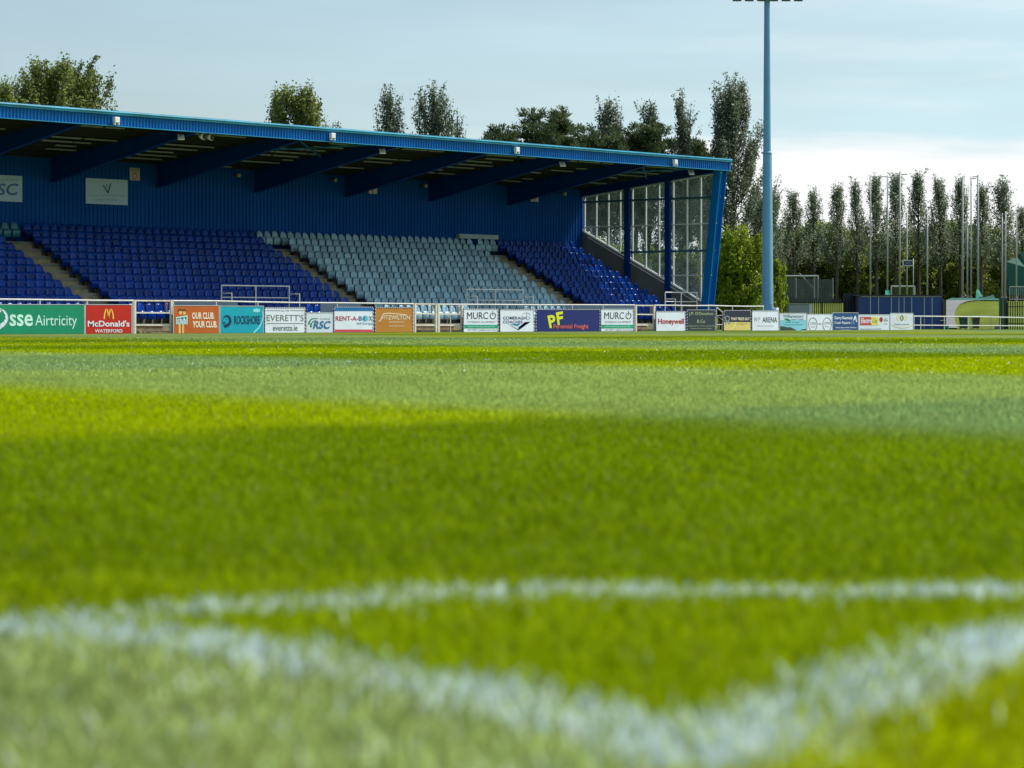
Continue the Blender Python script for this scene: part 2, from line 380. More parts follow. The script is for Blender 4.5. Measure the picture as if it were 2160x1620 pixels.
# ------------------------------------------------------------------ grandstand
YF, YB = 77.0, 86.1           # roof edge, back wall
X0, X1 = 44.0, 103.9          # left end (out of the picture), glazed gable
NR, RUN, RISE = 12, .595, .305
YR0, ZF0 = 79.2, .37          # front row: seat back line and floor level
zr = lambda y: 8.17 - .108 * (y - 77.2)      # underside of the roof
def fl(n): return ZF0 + RISE * n
stand = thing('grandstand', 'long blue covered grandstand with steel rafters and glazed end wall', 'grandstand', (75, 80, 0))

def terrace():
    m = MB()
    for n in range(NR):
        y0 = YR0 - .38 + RUN * n; y1 = y0 + RUN if n < NR - 1 else YB
        if n == 0: y0 = 78.55
        m.box((X0, y0, -.05), (X1 + .1, y1, fl(n)))
    m.build('terrace', conc, stand)
terrace()
def aisle(xa, xb):
    m = MB()
    for n in range(NR - 1):
        y0 = YR0 - .38 + RUN * n + .012
        m.box((xa, y0 - .012 if n else 78.54, fl(n)), (xb, y0 + RUN - .01, fl(n) + .012))
        m.box((xa, y0 + RUN * .5, fl(n) + .012), (xb, y0 + RUN - .012, fl(n) + RISE * .5))
        m.box((xa, y0 + RUN * .5 - .02, fl(n) + RISE * .5), (xb, y0 + RUN * .5 + .05, fl(n) + RISE * .5 + .012))
    return m.build('aisle_steps', step_m, stand)
AIS = [(65.75, 67.35), (80.55, 81.95), (95.35, 96.85)]
for a, b_ in AIS: aisle(a, b_)

def corrugated(name, x0, x1, y, z0, z1, pitch, depth, m_, parent, face=-1):
    """trapezoid-ribbed vertical sheet facing -Y"""
    n = int((x1 - x0) / pitch); xs = []; ys = []
    for i in range(n):
        b0 = x0 + i * pitch
        for fx, dy in ((0, 0), (.55, 0), (.65, 1), (.90, 1)):
            xs.append(b0 + fx * pitch); ys.append(y + face * dy * depth)
    xs.append(x0 + n * pitch); ys.append(y)
    m = MB(); k = len(xs); vs = [(xs[i], ys[i], z0) for i in range(k)] + [(xs[i], ys[i], z1) for i in range(k)]
    m.add(vs, [(i, i + 1, k + i + 1, k + i) for i in range(k - 1)])
    vs = [(xs[i], y + .06, z0) for i in range(k)] + [(xs[i], y + .06, z1) for i in range(k)]
    return m.build(name, m_, parent)
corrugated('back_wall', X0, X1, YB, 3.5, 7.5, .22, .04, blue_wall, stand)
bw = MB(); bw.box((X0, YB + .03, 0), (X1 + .15, YB + .2, 7.45)); bw.build('back_wall_frame', blue_dk, stand)
# fascia
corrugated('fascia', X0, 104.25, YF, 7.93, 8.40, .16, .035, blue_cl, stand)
m = MB(); m.box((X0, YF + .01, 7.94), (104.3, YF + .1, 8.41)); m.box((104.25, YF - .045, 7.93), (104.36, YF + 1.2, 8.41)); m.build('fascia_backing', blue_cl, stand)
m = MB(); m.box((X0, YF - .07, 7.905), (104.36, YF + .05, 7.932)); m.build('fascia_trim', teal_fl, stand)
m = MB(); m.box((X0, YF - .10, 8.345), (104.40, YF + .35, 8.50)); m.tube((X0, YF - .08, 8.44), (104.4, YF - .08, 8.44), .055); m.build('roof_flashing', teal_fl, stand)
# roof sheet
m = MB(); ya, yb = YF + .1, YB + .7
m.add([(X0, ya, zr(ya) + .16), (104.3, ya, zr(ya) + .16), (104.3, yb, zr(yb) + .16), (X0, yb, zr(yb) + .16),
       (X0, ya, zr(ya) + .23), (104.3, ya, zr(ya) + .23), (104.3, yb, zr(yb) + .23), (X0, yb, zr(yb) + .23)],
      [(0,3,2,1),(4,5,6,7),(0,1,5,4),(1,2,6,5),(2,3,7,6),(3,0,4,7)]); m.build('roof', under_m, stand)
# rafters: deep at the back wall, shallow at the roof edge
rx = [69.2 + 5.77 * k for k in range(-4, 6)] + [103.75]
for i, x in enumerate(rx):
    m = MB(); w = .26
    zb = lambda y: 7.84 - .184 * (y - 77.6)
    last = i == len(rx) - 1
    if last: zb = lambda y: zr(y) - .30
    pts = [(x - .04, YF + .1, zr(YF + .1) + .1), (x - .04, YF + .1, zb(YF + .1)), (x - .04, YB - .02, zb(YB)), (x - .04, YB - .02, zr(YB) + .1)]
    m.prism(pts, (.08, 0, 0))
    a, b_ = Vector((x, YF + .1, zb(YF + .1))), Vector((x, YB - .02, zb(YB)))
    m.beam(a, b_, w, .03); m.build('rafter', blue_dk, stand)
# purlins; pale broken pieces stand in for grass bounce on their flanges
rng = random.Random(5)
pm = MB()
for j, y in enumerate([77.5, 78.35, 79.2, 80.05, 80.9, 81.75, 82.6, 83.45, 84.3, 85.15, 85.9]):
    z = zr(y)
    pm.box((X0, y, z + .03), (104.0, y + .06, z + .17))
    for k in range(len(rx) - 1):
        xa, xb = rx[k] + .25, rx[k + 1] - .25; x = xa + rng.uniform(0, .8)
        while x < xb - .5:
            ln = rng.uniform(.7, 2.4)
            if rng.random() < (.85 if j in (0, 1, 2, 5, 6, 8) else .2): lt = MB(); lt.box((x, y - .13, z + .07), (min(x + ln, xb), y - .02, z + .12)); lt.build('bounce_lit_flange', purl_m, stand)
            x += ln + rng.uniform(.05, .3)
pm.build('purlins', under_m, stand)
m = MB()
for k in (1, 5, 9):                                  # roof bracing
    a = rx[k] if k < len(rx) - 1 else rx[k - 1]; b_ = a + 5.77
    if b_ > 104: b_ = a + 5.5
    m.tube((a, 77.6, zr(77.6) - .02), (b_, 81.8, zr(81.8) - .02), .035); m.tube((b_, 77.6, zr(77.6) - .05), (a, 81.8, zr(81.8) - .05), .035)
m.build('roof_bracing', blue_br, stand)

# gable end: grey wall, columns, glazing
sill = lambda y: 1.48 + .4826 * (y - 78.35)
m = MB(); m.prism([(X1, 77.95, 0), (X1, YB, 0), (X1, YB, sill(YB) - .10), (X1, 77.95, max(.3, sill(77.95) - .10))], (.2, 0, 0)); m.build('gable_wall', conc_d, stand)
m = MB(); m.beam((X1 - .03, 77.95, sill(77.95) - .03), (X1 - .03, YB, sill(YB) - .03), .10, .05)
m.beam((X1 - .09, 77.95, sill(77.95) - .22), (X1 - .09, YB - .4, sill(YB - .4) - .22), .04, .035); m.build('sill', mull_m, stand)
colY = [onX(1327, 0, X1)[1], onX(1412.5, 0, X1)[1]]
for y in colY:
    m = MB(); m.box((X1 - .22, y - .16, .2), (X1 - .20, y + .16, zr(y))); m.box((X1 - .2, y - .13, .2), (X1 - .04, y - .11, zr(y))); m.box((X1 - .2, y + .11, .2), (X1 - .04, y + .13, zr(y)))
    m.box((X1 - .20, y - .03, .2), (X1 + .02, y + .03, zr(y)))
    m.build('column', blue_dk, stand)
m = MB()     # leaning front strut
def strut(dx0, dx1, dy0, dy1):
    m.prism([(X1 + dx0, 78.15 + dy0, -.02), (X1 + dx1, 78.15 + dy0, -.02), (X1 + dx1, 78.15 + dy1, -.02), (X1 + dx0, 78.15 + dy1, -.02)], (0, -.95, 7.95))
strut(-.30, -.26, -.20, .24); strut(.20, .24, -.20, .24); strut(-.26, .20, .0, .04)
m.build('front_strut', blue_br, stand)
m = MB()
for z, yy in ((7.1, 77.4), (5.35, 77.55)): m.box((X1 + .22, yy - .05, z), (X1 + .6, yy + .25, z + .3))
m.build('strut_bracket', grey_m, stand)
# mullions / transoms
gt = lambda y: zr(y) - .32
yf = lambda z: 77.88 - .95 * z / 7.95 + .25
m = MB(); mull = [1233, 1257.5, 1283, 1308, 1322, 1334, 1362, 1390, 1407, 1420, 1449, 1478]
for px in mull:
    y = onX(px, 0, X1)[1]; m.box((X1 - .02, y - .035, sill(y) - .02), (X1 + .06, y + .035, gt(y)))
m.beam((X1 + .02, yf(7.8), gt(yf(7.8)) - .03), (X1 + .02, YB, gt(YB) - .03), .07, .06)
for z in (5.32, 2.76):
    ye = min(YB - .05, 78.35 + (z - 1.48) / .4826); m.box((X1 - .01, yf(z), z - .025), (X1 + .05, ye, z + .025))
m.build('mullions', mull_m, stand)
m = MB()
for z in (6.62, 3.98):
    ye = min(YB - .05, 78.35 + (z - 1.48) / .4826); m.box((X1 - .07, yf(z) - .1, z - .05), (X1 + .03, ye, z + .05))
m.build('transoms', tran_m, stand)
gm = bpy.data.materials.new('dusty_glass'); gm.use_nodes = True; t = gm.node_tree; o_ = t.nodes['Material Output']; t.nodes.remove(t.nodes['Principled BSDF'])
tr = t.nodes.new('ShaderNodeBsdfTransparent'); tr.inputs[0].default_value = (.95, .985, .98, 1)
gl = t.nodes.new('ShaderNodeBsdfGlossy'); gl.inputs['Roughness'].default_value = .05; df = t.nodes.new('ShaderNodeBsdfDiffuse'); df.inputs[0].default_value = (.6, .68, .68, 1)
lw = t.nodes.new('ShaderNodeLayerWeight'); lw.inputs[0].default_value = .5; fp = t.nodes.new('ShaderNodeMath'); fp.operation = 'POWER'; fp.inputs[1].default_value = 5; t.links.new(lw.outputs['Facing'], fp.inputs[0])
fr = t.nodes.new('ShaderNodeMath'); fr.operation = 'MULTIPLY_ADD'; fr.inputs[1].default_value = .8; fr.inputs[2].default_value = .045; t.links.new(fp.outputs[0], fr.inputs[0])
m1 = t.nodes.new('ShaderNodeMixShader'); m2 = t.nodes.new('ShaderNodeMixShader')
tcx = t.nodes.new('ShaderNodeTexCoord'); n1 = t.nodes.new('ShaderNodeTexNoise'); n1.inputs['Scale'].default_value = 1.3; n1.inputs['Detail'].default_value = 6
t.links.new(tcx.outputs['Object'], n1.inputs['Vector']); ma = t.nodes.new('ShaderNodeMath'); ma.operation = 'MULTIPLY_ADD'; ma.inputs[1].default_value = .30; ma.inputs[2].default_value = -.03
t.links.new(n1.outputs[0], ma.inputs[0]); t.links.new(ma.outputs[0], m2.inputs[0])
t.links.new(fr.outputs[0], m1.inputs[0]); t.links.new(tr.outputs[0], m1.inputs[1]); t.links.new(gl.outputs[0], m1.inputs[2])
t.links.new(m1.outputs[0], m2.inputs[1]); t.links.new(df.outputs[0], m2.inputs[2]); t.links.new(m2.outputs[0], o_.inputs[0])
ys = sorted([YB - .03, colY[0] + .16] ) , sorted([colY[0] - .16, colY[1] + .16]), (None, colY[1] - .16)
for k, (a, b_) in enumerate(((colY[0] + .16, YB - .03), (colY[1] + .16, colY[0] - .16), (78.3, colY[1] - .16))):
    if k < 2: pts = [(X1 + .025, a, sill(a)), (X1 + .025, b_, sill(b_)), (X1 + .025, b_, gt(b_)), (X1 + .025, a, gt(a))]
    else: pts = [(X1 + .025, a, sill(a)), (X1 + .025, b_, sill(b_)), (X1 + .025, b_, gt(b_)), (X1 + .025, yf(7.8), gt(yf(7.8)))]
    m = MB(); m.prism(pts, (.008, 0, 0)); m.build('pane', gm, stand)
# front panels; black blocks painted as the shade of the stair openings
for p0, p1, top in ((365, 500, 637), (675, 760, 638), (1195, 1336, 645)):
    m = MB(); a = onY(p0, top, 78.5); b_ = onY(p1, top, 78.5); m.box((a[0], 78.47, 0), (b_[0], 78.5, (a[2] + b_[2]) / 2)); m.build('front_panel', slate_m, stand)
m = MB(); m.box((onY(475, 0, 78.5)[0], 78.53, .2), (onY(648, 0, 78.5)[0], 79.3, 1.02)); m.build('stair_well_shade', dk_m, stand)  # solid near-black block stands in for the shade inside the opening
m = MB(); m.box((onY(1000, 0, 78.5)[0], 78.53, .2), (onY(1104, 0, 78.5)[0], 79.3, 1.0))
m.build('stair_well_shade', dk_m, stand)
m = MB(); a = onY(967, 494, YB - .2); b_ = onY(1049, 498, YB - .2); m.box((a[0], YB - .28, 4.52), (b_[0], YB - .08, 4.74)); m.build('wall_ledge', mat('grey_ledge', (.28, .36, .38), .5), stand)
# concrete walk and steps between the rail and the terrace
m = MB(); m.add([(X0, 75.95, .006), (112, 75.95, .006), (112, 78.55, .006), (X0, 78.55, .006)], [(0, 1, 2, 3)]); tag(m.build('pavement', conc), kind='structure')
m = MB(); m.box((X0, 77.9, .01), (X1, 78.54, .18)); m.build('front_step', step_m, stand)

# small fittings
def seat_mesh():
    """tip-up shell seat; origin on the floor under the back, facing -Y"""
    back = MB(); nx, nz = 6, 6; g = []
    for s_ in (0, 1):
        for k in range(nz + 1):
            for i in range(nx + 1):
                u = i / nx * 2 - 1; v = k / nz
                w = .188 * (1 - .34 * max(0, (v - .5) / .5) ** 3)
                x = u * w; zt = .36 + .46 * v - .07 * (abs(u) ** 3) * (v ** 3)
                y = .05 * (1 - u * u) + .07 * v + (.022 if s_ else 0) - .012 * math.sin(v * 3.1)
                g.append((x, y, zt))
    q = lambda s_, k, i: s_ * (nz + 1) * (nx + 1) + k * (nx + 1) + i
    f = []
    for k in range(nz):
        for i in range(nx):
            f.append((q(0, k, i), q(0, k, i + 1), q(0, k + 1, i + 1), q(0, k + 1, i)))
            f.append((q(1, k, i), q(1, k + 1, i), q(1, k + 1, i + 1), q(1, k, i + 1)))
    for i in range(nx):
        f.append((q(0, nz, i), q(0, nz, i + 1), q(1, nz, i + 1), q(1, nz, i))); f.append((q(0, 0, i), q(1, 0, i), q(1, 0, i + 1), q(0, 0, i + 1)))
    for k in range(nz):
        f.append((q(0, k, 0), q(0, k + 1, 0), q(1, k + 1, 0), q(1, k, 0))); f.append((q(0, k, nx), q(1, k, nx), q(1, k + 1, nx), q(0, k + 1, nx)))
    back.add(g, f)
    pan = MB(); prof = [(-.02, .20), (-.075, .18), (-.11, .22), (-.115, .42), (-.09, .52), (-.055, .53), (-.035, .48), (-.03, .30)]
    n = len(prof); vs = []
    for u, sc in ((-.19, .9), (-.175, 1.), (.175, 1.), (.19, .9)):
        for y, z in prof: vs.append((u, -.065 + (y + .065) * sc, .36 + (z - .36) * sc))
    fs = [tuple(range(n)), tuple(range(3 * n, 4 * n))[::-1]]
    for r_ in range(3):
        for i in range(n): fs.append((r_ * n + i, r_ * n + (i + 1) % n, (r_ + 1) * n + (i + 1) % n, (r_ + 1) * n + i)[::-1])
    pan.add(vs, fs)
    br = MB(); br.box((-.05, -.02, 0), (.05, .02, .40)); br.box((-.21, -.01, .36), (.21, .02, .40))
    return back, pan, br
SB, SP, SBR = seat_mesh()
def obj_only(mb, name, m_, smooth=True):
    me = bpy.data.meshes.new(name); me.from_pydata(mb.v, [], mb.f); me.materials.append(m_); me.update()
    if smooth: me.polygons.foreach_set('use_smooth', [True] * len(me.polygons))
    return me
ORD = ['zeroth','first','second','third','fourth','fifth','sixth','seventh','eighth','ninth','tenth','eleventh','twelfth','thirteenth','fourteenth','fifteenth','sixteenth','seventeenth','eighteenth','nineteenth','twentieth','twenty-first','twenty-second','twenty-third','twenty-fourth','twenty-fifth','twenty-sixth','twenty-seventh','twenty-eighth','twenty-ninth','thirtieth']
SP_ = .467
blocks = [('left', 65.7, -1, 22, 'blue'), ('main', 67.45, 1, 28, 'blue'), ('grey', 82.0, 1, 28, 'grey'), ('end', 96.9, 1, 13, 'blue')]
allseats = []
for name, xs, sg, cnt, colr in blocks:
    for n in range(NR):
        for k in range(cnt):
            x = xs + sg * SP_ * (k + .5)
            if n == 0 and name == 'main' and onY(472, 0, YR0)[0] < x < onY(650, 0, YR0)[0]: continue
            if n == 0 and name == 'grey' and onY(985, 0, YR0)[0] < x < onY(1104, 0, YR0)[0]: continue
            if name == 'end' and x > X1 - .45 - (n < 2) * .5: continue
            allseats.append((name, colr, n, k + 1, x, YR0 + RUN * n, fl(n)))
for xa, xb, colr in ((65.8, 67.4, 'teal'), (80.5, 82, 'grey'), (95.35, 96.9, 'grey')):      # top row runs on over the aisles
    for k in range(3): allseats.append(('top', colr, NR - 1, k + 1, xa + SP_ * (k + .6), YR0 + RUN * (NR - 1), fl(NR - 1)))
def inview(s_):
    x, y, z = s_[4:7]; d = x * ss + y * cc; px = 1080 + F * (x * cc - y * ss) / d; return px > 8, d
cand = sorted([s_ for s_ in allseats if inview(s_)[0] and s_[0] != 'top'], key=lambda s_: inview(s_)[1])
sel = set(id(s_) for s_ in cand[:300])
smat = {'blue': seat_blue, 'grey': seat_grey, 'teal': seat_teal}
smesh = {c_: (obj_only(SB, 'backrest', smat[c_]), obj_only(SP, 'seat_pan', smat[c_])) for c_ in ('blue', 'grey')}
brm = obj_only(SBR, 'bracket', black_m, False)
rs = random.Random(3)
for m_ in (seat_blue, seat_grey):
    t = m_.node_tree; b = t.nodes['Principled BSDF']; lk = b.inputs['Base Color'].links[0]; src = lk.from_socket
    g = t.nodes.new('ShaderNodeNewGeometry'); mr = t.nodes.new('ShaderNodeMapRange'); mr.inputs['To Min'].default_value = .72; mr.inputs['To Max'].default_value = 1.25
    oi = t.nodes.new('ShaderNodeObjectInfo'); ad = t.nodes.new('ShaderNodeMath'); ad.operation = 'ADD'; t.links.new(g.outputs['Random Per Island'], ad.inputs[0]); t.links.new(oi.outputs['Random'], ad.inputs[1])
    fr_ = t.nodes.new('ShaderNodeMath'); fr_.operation = 'FRACT'; t.links.new(ad.outputs[0], fr_.inputs[0]); t.links.new(fr_.outputs[0], mr.inputs['Value'])
    vm = t.nodes.new('ShaderNodeVectorMath'); vm.operation = 'SCALE'; t.links.new(src, vm.inputs[0]); t.links.new(mr.outputs[0], vm.inputs['Scale']); t.links.new(vm.outputs[0], b.inputs['Base Color'])
rest = MB()
for s_ in allseats:
    name, colr, n, k, x, y, z = s_
    tilt = rs.gauss(0, .035); dz = rs.gauss(0, .010)
    if id(s_) in sel:
        row = 'front row' if n == 0 else ('top row' if n == NR - 1 else ORD[n + 1] + ' row up')
        sd = {'left': 'left of the left aisle', 'main': 'right of the left aisle', 'grey': 'right of the middle aisle', 'end': 'right of the right aisle'}[name]
        cn = 'blue' if colr == 'blue' else 'light grey'
        t_ = thing('stadium_seat', f'{cn} plastic seat, {row}, {ORD[k]} {sd}', 'seat', (x, y, z + dz), 'tip-up seats in rows on the terrace')
        t_.rotation_euler = (0, 0, tilt)
        for me, nm in zip((*smesh[colr], brm), ('backrest', 'seat_pan', 'bracket')):
            c_ = bpy.data.objects.new(nm, me); COL.objects.link(c_); c_.parent = t_
    else:
        mi = {'blue': 0, 'grey': 1, 'teal': 2}[colr]; ct, st = math.cos(tilt), math.sin(tilt)
        for mb_, mi_ in ((SB, mi), (SP, mi), (SBR, 3)):
            rest.add([(x + a * ct - b_ * st, y + a * st + b_ * ct, z + c_ + dz) for a, b_, c_ in mb_.v], mb_.f, mi_)
o = rest.build('stadium_seats', [seat_blue, seat_grey, seat_teal, black_m], None, True)
tag(o, 'further rows of blue and light grey plastic seats up the terrace', 'seats', kind='stuff')

# guard rails round the stair wells
def guard(p0, p1, top, mid, y, label, left=True, right=True):
    a = onY(p0, top, y); b_ = onY(p1, top, y); zt = (a[2] + b_[2]) / 2; zm = onY(p0, mid, y)[2]; zl = zt - .33
    xa, xb = a[0], b_[0]; t_ = thing('guard_rail', label, 'guard rail', ((xa + xb) / 2, y, .3), 'tubular guard rails on the terrace'); r_ = .028
    m = MB(); m.tube((xa, y, zt), (xb, y, zt), r_); m.build('top_rail', white_rail, t_)
    m = MB(); m.tube((xa, y, zm), (xb, y, zm), r_ * .8); m.build('middle_rail', white_rail, t_)
    for x in (xa, (xa + xb) / 2, xb): m = MB(); m.tube((x, y, .3), (x, y, zt + .01), r_); m.build('post', white_rail, t_)
    for x in ([xa] if left else []) + ([xb] if right else []):
        m = MB(); m.tube((x, y, zl), (x, y - .62, zl), r_ * .8); m.tube((x, y - .62, .15), (x, y - .62, zl), r_ * .8); m.build('side_rail', white_rail, t_)
guard(467, 610, 603, 627, 79.45, 'white tubular guard rail at the stair well among the blue seats')
guard(985, 1103, 611, 633, 79.45, 'white tubular guard rail at the stair well below the grey seats')
guard(1403, 1470, 617, 636, 78.4, 'white tubular guard rail beside the glazed end wall', True, False)

# ------------------------------------------------------------------ boards, lettering
YBD = 75.62
def tri_text(name, body, box, Y, layer, m_, parent, bold=0., shear=0., yrule=None):
    """lettering as real mesh fitted into the photo-pixel box (x0, y0, x1, y1) on the plane y = Y"""
    cu = bpy.data.curves.new('t', 'FONT'); cu.body = body; cu.size = 1; cu.extrude = .5; cu.offset = bold * .6; cu.shear = shear; cu.resolution_u = 3
    cu.align_x = 'LEFT'
    to = bpy.data.objects.new('t', cu); COL.objects.link(to); bpy.context.view_layer.update()
    dg = bpy.context.evaluated_depsgraph_get(); me = bpy.data.meshes.new_from_object(to.evaluated_get(dg))
    COL.objects.unlink(to); bpy.data.objects.remove(to)
    n = len(me.vertices); co = np.zeros(n * 3, np.float32); me.vertices.foreach_get('co', co); co = co.reshape(-1, 3)
    mn, mxx = co.min(0), co.max(0)
    x0, y0, x1, y1 = box; a = onY(x0, (y0 + y1) / 2, Y); b_ = onY(x1, (y0 + y1) / 2, Y)
    za0, za1 = onY(x0, y1, Y)[2], onY(x0, y0, Y)[2]; zb0, zb1 = onY(x1, y1, Y)[2], onY(x1, y0, Y)[2]
    u = (co[:, 0] - mn[0]) / (mxx[0] - mn[0]); v = (co[:, 1] - mn[1]) / (mxx[1] - mn[1])
    out = np.zeros_like(co); out[:, 0] = a[0] + u * (b_[0] - a[0]); z0 = za0 + u * (zb0 - za0); z1 = za1 + u * (zb1 - za1)
    out[:, 2] = z0 + v * (z1 - z0); out[:, 1] = Y - .004 * layer - .0015 - (co[:, 2] > 0) * .0015
    w = wloc(parent); out -= np.array(w, np.float32)
    me.vertices.foreach_set('co', out.ravel()); me.materials.clear(); me.materials.append(m_); me.update()
    me.name = name; o = bpy.data.objects.new(name, me); COL.objects.link(o); o.parent = parent; return o
def shape(name, polys, Y, layer, m_, parent):
    """flat raised shape; polys: list of photo-pixel loops"""
    m = MB()
    for pts in polys:
        P = [onY(px, py, Y) for px, py in pts]; P = [(p[0], Y - .004 * layer, p[2]) for p in P]
        m.prism(P, (0, -.003, 0))
    return m.build(name, m_, parent)
def ring(cx, cy, rx_, ry_, w, a0=0, a1=360, n=20):
    out = []
    for i in range(n):
        t0, t1 = R(a0 + (a1 - a0) * i / n), R(a0 + (a1 - a0) * (i + 1) / n)
        out.append([(cx + rx_ * math.cos(t0), cy - ry_ * math.sin(t0)), (cx + rx_ * math.cos(t1), cy - ry_ * math.sin(t1)),
                    (cx + (rx_ - w) * math.cos(t1), cy - (ry_ - w) * math.sin(t1)), (cx + (rx_ - w) * math.cos(t0), cy - (ry_ - w) * math.sin(t0))])
    return out
def disc(cx, cy, rx_, ry_, n=16): return [(cx + rx_ * math.cos(2 * math.pi * i / n), cy + ry_ * math.sin(2 * math.pi * i / n)) for i in range(n)]
def arcband(pts, w0, w1):
    out = []; n = len(pts)
    for i in range(n - 1):
        (xa, ya), (xb, yb) = pts[i], pts[i + 1]; dx, dy = xb - xa, yb - ya; l = math.hypot(dx, dy); nx, ny = -dy / l, dx / l
        wa = w0 + (w1 - w0) * i / (n - 1); wb = w0 + (w1 - w0) * (i + 1) / (n - 1)
        out.append([(xa + nx * wa, ya + ny * wa), (xb + nx * wb, yb + ny * wb), (xb - nx * wb, yb - ny * wb), (xa - nx * wa, ya - ny * wa)])
    return out
def pm_(name, rgb, rough=.35): return mat('print_' + name, tuple(v * .92 for v in srgb(*rgb)), rough, noise=.10, scale=1.3, spec=.4)
WH = pm_('white', (232, 238, 252)); OFF = pm_('offwhite', (216, 224, 238)); NAVY = pm_('navy', (28, 40, 110)); DKT = pm_('dark', (45, 50, 55))
def board(p0, p1, top, colr, label, edge=None, ties=0, bottom=None, cat='advertising board'):
    a = onY(p0, top, YBD); b_ = onY(p1, top, YBD)
    t_ = thing('advertising_board', label, cat, ((a[0] + b_[0]) / 2, YBD, 0), 'advertising boards along the perimeter rail')
    m = MB(); z = (a[2] + b_[2]) / 2; zt = min(a[2], b_[2]) if abs(p1 - p0) < 60 else z
    m.prism([(a[0], YBD, .01), (b_[0], YBD, .01), (b_[0], YBD, b_[2]), (a[0], YBD, a[2])], (0, .025, 0)); m.build('panel', colr, t_)
    fm = mat('board_edge', (.55, .56, .58), .4)
    m = MB(); m.box((a[0] - .012, YBD - .006, .0), (a[0] + .012, YBD + .03, a[2])); m.box((b_[0] - .012, YBD - .006, 0), (b_[0] + .012, YBD + .03, b_[2]))
    m.beam((a[0], YBD + .01, a[2] + .008), (b_[0], YBD + .01, b_[2] + .008), .04, .022)
    m.build('frame', mat('purple_netting', (.10, .09, .22), .7, noise=.3, scale=8) if ties else fm, t_)
    if ties:
        m = MB(); n = int((b_[0] - a[0]) / .12)
        for i in range(n):
            x = a[0] + (i + .5) * (b_[0] - a[0]) / n; z = a[2] + (b_[2] - a[2]) * (i + .5) / n
            m.box((x - .028, YBD - .018, z - .012), (x + .028, YBD - .008, z + .022))
        for xx, zz in ((a[0], a[2]), (b_[0], b_[2])):
            for i in range(7): m.box((xx - .022, YBD - .018, zz * (i + .4) / 7), (xx + .022, YBD - .008, zz * (i + .4) / 7 + .05))
        m.build('cable_ties', mat('tie_white', (.62, .60, .70), .5), t_)
    for px_ in (p0 + 4, p1 - 4):                      # back stays
        x = onY(px_, 0, YBD)[0]
        m = MB(); m.beam((x, YBD + .03, .75), (x, YBD + .16, .02), .03, .03); m.build('stay', grey_m, t_)
    return t_
T = lambda b_, s_, box, m_, bold=0., shear=0., layer=1, name='lettering': tri_text(name, s_, box, YBD, layer, m_, b_, bold, shear)
SH = lambda b_, polys, m_, name='logo', layer=1: shape(name, polys, YBD, layer, m_, b_)
rect = lambda x0, y0, x1, y1: [(x0, y0), (x1, y0), (x1, y1), (x0, y1)]
# 1 green
b1 = board(-230, 178, 643, pm_('green', (8, 140, 104)), 'long green board with white lettering at the far left')
T(b1, 'sse', (20, 663, 69, 688), pm_('mint', (205, 245, 232)), .03); T(b1, 'Airtricity', (74, 664, 162, 694), pm_('mint', (205, 245, 232)))
SH(b1, arcband([(0, 651), (8, 656), (13, 664), (14, 673), (10, 681), (2, 688), (-8, 692)], 1.2, 5), WH); SH(b1, arcband([(-8, 668), (-2, 660), (4, 652)], 1, 1) + ring(-14, 672, 24, 21, 4, 90, 270), WH)
# 2 red
b2 = board(180, 278, 643, pm_('red', (196, 34, 18)), 'red board with yellow arches and white lettering')
YEL = pm_('yellow', (250, 200, 70))
SH(b2, arcband([(219.5, 673), (220.5, 662), (223.5, 652.5), (226, 653), (228, 662), (229, 671)], 1.3, 1.2) + arcband([(239, 673), (238, 662), (235, 652.5), (232.5, 653), (230, 662), (229.2, 671)], 1.3, 1.2), YEL)
T(b2, "McDonald's", (185, 676, 273, 689), WH, .035); T(b2, 'WATERFORD', (200, 694.5, 258, 701.5), WH, .02)
# 3 orange
b3 = board(366, 462, 645, pm_('orange', (196, 96, 34)), 'orange board with two drawn figures holding a teal banner')
CRM = pm_('cream', (250, 235, 215)); SK = pm_('tan', (236, 190, 120))
T(b3, 'OUR CLUB.', (405, 659, 452, 673), CRM, .05); T(b3, 'YOUR CLUB.', (406, 677, 458, 691), CRM, .05)
[SH(b3, q_, SK, 'figure') for q_ in ([disc(380.5, 659, 3.4, 5), rect(376.5, 684, 381, 703)], [disc(388.5, 659, 3.4, 5), rect(384, 684, 388, 703)])]
[SH(b3, [q_], pm_('brown', (120, 70, 20)), 'hair', 2) for q_ in ([(376, 652), (380, 650.5), (384, 653), (384, 656), (376, 656)], [(385, 652), (389, 650.5), (392.5, 654), (392, 657), (385, 656)])]
SH(b3, [[(371, 669), (395, 665), (395, 684), (371, 684)]], pm_('mint', (205, 245, 232)), 'banner', 2); SH(b3, [[(373, 671), (393, 667.5), (393, 682), (373, 682)]], pm_('teal', (0, 120, 120)), 'banner', 3)
T(b3, 'club', (373.5, 669, 392, 682), WH, .05, layer=4)
# 4 teal
b4 = board(464, 556, 646, pm_('cyan', (0, 165, 190)), 'turquoise board with a round wave emblem')
DN = pm_('deep', (10, 50, 90)); T(b4, 'ROCKSHORE', (494, 666, 548.5, 684), DN, .03)
SH(b4, ring(478.5, 677, 9.5, 13, 1.0), pm_('cy2', (0, 120, 160))); SH(b4, arcband([(472, 669), (479, 666), (485, 671), (486, 679), (481, 686), (473, 688)], 1, 3.4) + arcband([(470, 680), (476, 681)], 1, 1), DN, 'logo', 2)
SH(b4, arcband([(553, 656), (555, 668), (552, 680), (546, 691), (535, 702)], .8, 1.5) + [disc(541, 655, 8, 4)], pm_('cy3', (150, 225, 235)), 'bubble')
